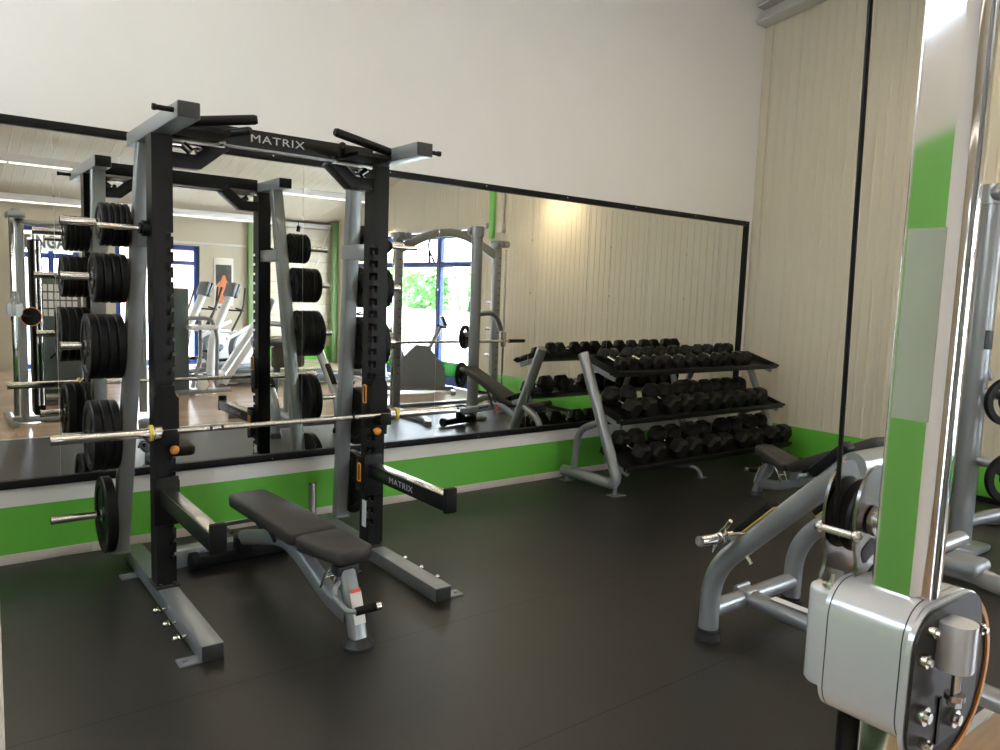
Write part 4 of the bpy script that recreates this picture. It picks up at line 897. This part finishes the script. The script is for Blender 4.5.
# ------------------------------------------------------------------ cardio machines and towers at the rear
def elliptical(loc, rz, label):
    t = thing('elliptical_trainer', label, 'cross trainer', loc, rz, 'cross trainers by the rear wall')
    MB().cyl((0.25, -0.05, 0.47), (0.25, 0.05, 0.47), 0.33, n=40).obj('flywheel_cover', 'machwhite', t)
    MB().cyl((0.25, -0.06, 0.47), (0.25, 0.06, 0.47), 0.06, n=24).obj('hub', 'machgrey', t)
    MB().lathe([(0.33, -0.06), (0.37, -0.06), (0.37, 0.06), (0.33, 0.06)], (0.25, 0, 0.47), (0, 1, 0), 40).obj('flywheel_rim', 'machgrey', t)
    MB().b2((-0.75, -0.06, 0.02), (0.65, 0.06, 0.10), 0.02).b2((-0.78, -0.3, 0.0), (-0.68, 0.3, 0.06), 0.02).b2((0.55, -0.3, 0), (0.65, 0.3, 0.06), 0.02).b2((-0.1, -0.13, 0.08), (0.6, 0.13, 0.2), 0.05).obj('base', 'machgrey', t)
    MB().rtube([(-0.62, 0, 0.10), (-0.55, 0, 0.75), (-0.12, 0, 1.50)], 0.10, 0.14, 0.25, 0.03, up=(0, 1, 0)).obj('neck', 'machwhite', t)
    MB().box((-0.12, 0, 1.58), (0.09, 0.24, 0.28), (0, 0.42, 0), 0.035).obj('console_shell', 'machgrey', t)
    MB().box((-0.04, 0, 1.56), (0.08, 0.23, 0.27), (0, 0.42, 0), 0.02).obj('console_screen', 'screen', t)
    for s in (-1, 1):
        MB().tube([(-0.40, s*0.30, 0.85), (-0.15, s*0.33, 1.25), (-0.05, s*0.28, 1.62)], 0.018, 0.1).obj('swing_arm', 'charcoal', t)
        MB().rtube([(-0.42, s*0.20, 0.70), (0.35, s*0.20, 0.98)] if s > 0 else [(-0.42, s*0.20, 0.85), (0.45, s*0.20, 0.75)], 0.05, 0.07, cr=0.02).obj('link_arm', 'machwhite', t)
        MB().b2((-0.3, s*0.2-0.06, 0.33+0.08*s), (0.05, s*0.2+0.06, 0.38+0.08*s), 0.02).obj('foot_plate', 'rubber', t)
    MB().tube([(-0.2, -0.2, 1.25), (0.0, -0.22, 1.2), (0.0, 0.22, 1.2), (-0.2, 0.2, 1.25)], 0.016, 0.06).obj('fixed_grip', 'rubber', t)
    return t
e0 = elliptical((4.33, -4.35, 0), math.radians(-28), 'white cross trainer at the rear wall, leftmost in the mirror')
dup(e0, (4.65, -3.80, 0), (0, 0, math.radians(-28)), 'white cross trainer with round flywheel, second from the left in the mirror', 'cross trainers by the rear wall')
dup(e0, (6.65, -2.6, 0), (0, 0, math.radians(-100)), 'white cross trainer nearest the tall blue window', 'cross trainers by the rear wall')
def treadmill(loc, rz, label):
    t = thing('treadmill', label, 'treadmill', loc, rz)
    MB().b2((-0.2, -0.42, 0.06), (1.75, 0.42, 0.20), 0.03).obj('deck', 'machgrey', t)
    MB().b2((-0.1, -0.27, 0.2), (1.72, 0.27, 0.206), 0.002).obj('belt', 'rubber', t)
    for s in (-1, 1):
        MB().rtube([(-0.20, s*0.37, 0.05), (0.52, s*0.37, 1.18)], 0.10, 0.20, cr=0.02, up=(0, 1, 0)).obj('upright', 'machwhite', t)
        MB().tube([(0.45, s*0.37, 1.05), (0.95, s*0.37, 1.0)], 0.03).obj('handrail', 'silver2', t)
    MB().box((0.50, 0, 1.28), (0.14, 0.85, 0.42), (0, 0.4, 0), 0.06).obj('console_shell', 'machgrey', t)
    MB().box((0.58, 0, 1.30), (0.02, 0.5, 0.28), (0, 0.4, 0), 0.006).obj('console_screen', 'screen', t)
    MB().b2((-0.32, -0.40, 0.03), (0.05, 0.40, 0.20), 0.05).obj('motor_cover', 'machwhite', t)
    return t
treadmill((4.22, -2.6, 0), math.radians(12), 'white treadmill with two slanting side posts in front of the cross trainers')

def tower(loc, rz, w, d, h, m, label, name='weight_stack_tower'):
    t = thing(name, label, 'exercise machine', loc, rz)
    MB().b2((-w/2, -d/2, 0.05), (w/2, d/2, h), 0.03).obj('shroud', m, t)
    MB().b2((-w/2-0.06, -d/2-0.08, 0), (w/2+0.06, d/2+0.08, 0.06), 0.015).obj('base', 'silver2', t)
    return t
tw = tower((1.50, -1.36, 0), 0, 0.50, 0.22, 1.74, 'teal', 'dark machine tower covered with rows of small pale stickers')
lb = MB()
for r in range(4):
    for c in range(6): lb.b2((-0.21+0.07*c, 0.111, 1.18+0.11*r), (-0.155+0.07*c, 0.113, 1.27+0.11*r), 0.0005)
lb.obj('exercise_stickers', 'label', tw)
MB().tube([(-0.14, 0.13, 0.62), (-0.03, 0.15, 0.74), (0.03, 0.15, 0.74), (0.14, 0.13, 0.62)], 0.014, 0.05).obj('stack_handle', 'blackm', tw)
MB().tube([(-0.3, 0.25, 0.12), (0.3, 0.25, 0.12)], 0.045).tube([(-0.3, 0.25, 0.25), (0.3, 0.25, 0.25)], 0.03).obj('foot_bar', 'silver2', tw)
tw2 = tower((3.02, -1.75, 0), math.radians(-8), 0.42, 0.28, 1.60, 'teal', 'smoked grey machine tower beside a silver tube frame')
MB().tube([(0.15, 0.1, 1.15), (0.55, 0.15, 1.15), (0.62, 0.2, 0.9), (0.60, 0.2, 0.1)], 0.03, 0.12).tube([(0.1, 0.35, 0.05), (0.75, 0.35, 0.05)], 0.035).tube([(0.35, 0.2, 1.12), (0.35, 0.2, 0.55), (0.20, 0.25, 0.1)], 0.03, 0.1).obj('tube_frame', 'silver2', tw2)
MB().b2((0.15, 0.05, 0.98), (0.60, 0.35, 1.05), 0.03).obj('arm_pad', 'machwhite', tw2)
MB().cyl((0.30, 0.33, 0.16), (0.30, 0.40, 0.16), 0.085, n=24).obj('wheel', 'machwhite', tw2)
bk_ = thing('exercise_bike', 'dark exercise bike with grey shell standing before the tall blue window', 'exercise bike', (6.55, -0.40, 0), math.radians(25))
MB().prism([(-0.45, 0.12), (0.45, 0.12), (0.42, 0.45), (0.15, 0.78), (-0.05, 0.80), (-0.35, 0.5)], lambda p: (p[0], -0.09, p[1]), lambda p: (p[0], 0.09, p[1])).obj('shell', 'machgrey', bk_)
MB().tube([(0.15, 0, 0.7), (0.35, 0, 1.10)], 0.035).tube([(-0.25, 0, 0.55), (-0.42, 0, 0.98)], 0.035).obj('stem', 'silver2', bk_)
MB().b2((-0.58, -0.12, 0.97), (-0.30, 0.12, 1.05), 0.04).obj('saddle', 'rubber', bk_)
MB().tube([(0.30, -0.25, 1.12), (0.42, -0.2, 1.10), (0.42, 0.2, 1.10), (0.30, 0.25, 1.12)], 0.018, 0.06).box((0.40, 0, 1.2), (0.05, 0.25, 0.18), (0, -0.4, 0), 0.02).obj('handlebar', 'charcoal', bk_)
MB().b2((-0.62, -0.28, 0), (-0.54, 0.28, 0.07), 0.02).b2((0.52, -0.28, 0), (0.60, 0.28, 0.07), 0.02).b2((-0.6, -0.05, 0.04), (0.6, 0.05, 0.12), 0.02).obj('base', 'silver2', bk_)

# ------------------------------------------------------------------ outside
struct(MB().b2((-30, -40, -0.30), (60, YB-0.2, -0.07)).b2((XR+0.2, YB-0.2, -0.30), (60, 30, -0.07)).obj('ground', 'pave'))
bd = thing('brick_building', 'red brick building across the yard behind the rear window', 'building', (11.0, -24.0, -0.07))
MB().b2((-3.5, -4, 0), (12, 0, 3.2)).obj('wall', 'brick', bd)
MB().b2((-3.7, -4.2, 3.2), (12.2, 0.2, 3.45), 0.02).obj('roof', 'trimgrey', bd)
for k in range(2): MB().b2((5+4*k, -0.02, 1.0), (6.4+4*k, 0.05, 2.4), 0.01).obj('window', 'screen', bd)
def crown(loc, r, h, label, name, m, n=420, trunk=True, cat='tree'):
    t = thing(name, label, cat, loc)
    mb = MB()
    for _ in range(n):
        d = V((random.gauss(0, 1), random.gauss(0, 1), random.gauss(0, 1))).normalized()*(random.random()**0.4)
        c = V((d.x*r, d.y*r, h*0.58+d.z*h*0.42)); s = random.uniform(0.10, 0.22)*r*0.7
        a = V((random.uniform(-1, 1), random.uniform(-1, 1), random.uniform(-1, 1))).normalized(); b = a.orthogonal().normalized(); e = a.cross(b)
        mb.bm.faces.new([mb.bm.verts.new(c+b*s), mb.bm.verts.new(c+e*s*0.6), mb.bm.verts.new(c-b*s), mb.bm.verts.new(c-e*s*0.6)])
    mb.obj('foliage', m, t)
    if trunk: MB().tube([(0, 0, 0), (0.05, 0, h*0.3), (0, 0.05, h*0.6)], r*0.07, scales=[1.2, 0.9, 0.5]).obj('trunk', 'trunk', t)
    return t
TL = ['green tree beyond the garden wall, leftmost through the blue window', 'green tree beyond the garden wall, second from the left through the window', 'green tree beyond the garden wall, third from the left through the window', 'green tree beyond the garden wall, rightmost through the blue window']
for i, (x, y, r, h) in enumerate(((14.0, -16.6, 1.15, 3.0), (14.2, -14.1, 1.15, 2.7), (14.0, -11.6, 1.15, 2.5), (14.2, -9.1, 1.15, 2.6))):
    crown((x, y, -0.07), r, h, TL[i], 'tree', 'leaf' if i % 2 else 'leaf2', 900)
gw = MB().b2((12.0, -20.0, -0.07), (12.2, -7.0, 1.05), 0.01).b2((11.97, -20.0, 1.05), (12.23, -7.0, 1.12), 0.01).obj('garden_wall', 'pave')
tag(gw, 'low pale garden wall outside in front of the green trees', 'wall')
crown((9.4, -5.85, -0.07), 0.28, 1.15, 'round green bush just outside the tall blue window', 'bush', 'leaf', 400, True, 'bush')
crown((10.3, -3.9, -0.07), 0.30, 1.05, 'slender young shrub outside the right pane of the blue window', 'bush', 'leaf', 90, True, 'bush')

# ------------------------------------------------------------------ daylight
w = bpy.data.worlds.new('sky'); scn.world = w; w.use_nodes = True; nt = w.node_tree
bg = nt.nodes['Background']; tcw = nt.nodes.new('ShaderNodeTexCoord'); sep = nt.nodes.new('ShaderNodeSeparateXYZ'); cr = nt.nodes.new('ShaderNodeValToRGB')
nt.links.new(tcw.outputs['Generated'], sep.inputs[0]); nt.links.new(sep.outputs['Z'], cr.inputs['Fac'])
cr.color_ramp.elements[0].color = (0.95, 0.97, 1.0, 1); cr.color_ramp.elements[1].color = (0.55, 0.72, 1.0, 1)
nt.links.new(cr.outputs['Color'], bg.inputs['Color']); bg.inputs['Strength'].default_value = 9.0
sn = bpy.data.lights.new('sun', 'SUN'); sn.energy = 9.0; sn.angle = math.radians(2); so_ = bpy.data.objects.new('sun', sn); COL.objects.link(so_)
so_.rotation_euler = V((0.25, -0.55, -0.85)).to_track_quat('-Z', 'Y').to_euler()

scn.view_settings.view_transform = 'Standard'; scn.view_settings.look = 'None'
scn.view_settings.exposure = 1.15; scn.view_settings.gamma = 1.0; scn.view_settings.use_curve_mapping = False
scn.cycles.use_denoising = True
scn.cycles.max_bounces = 10; scn.cycles.glossy_bounces = 6; scn.cycles.transparent_max_bounces = 12
scn.cycles.sample_clamp_indirect = 6.0
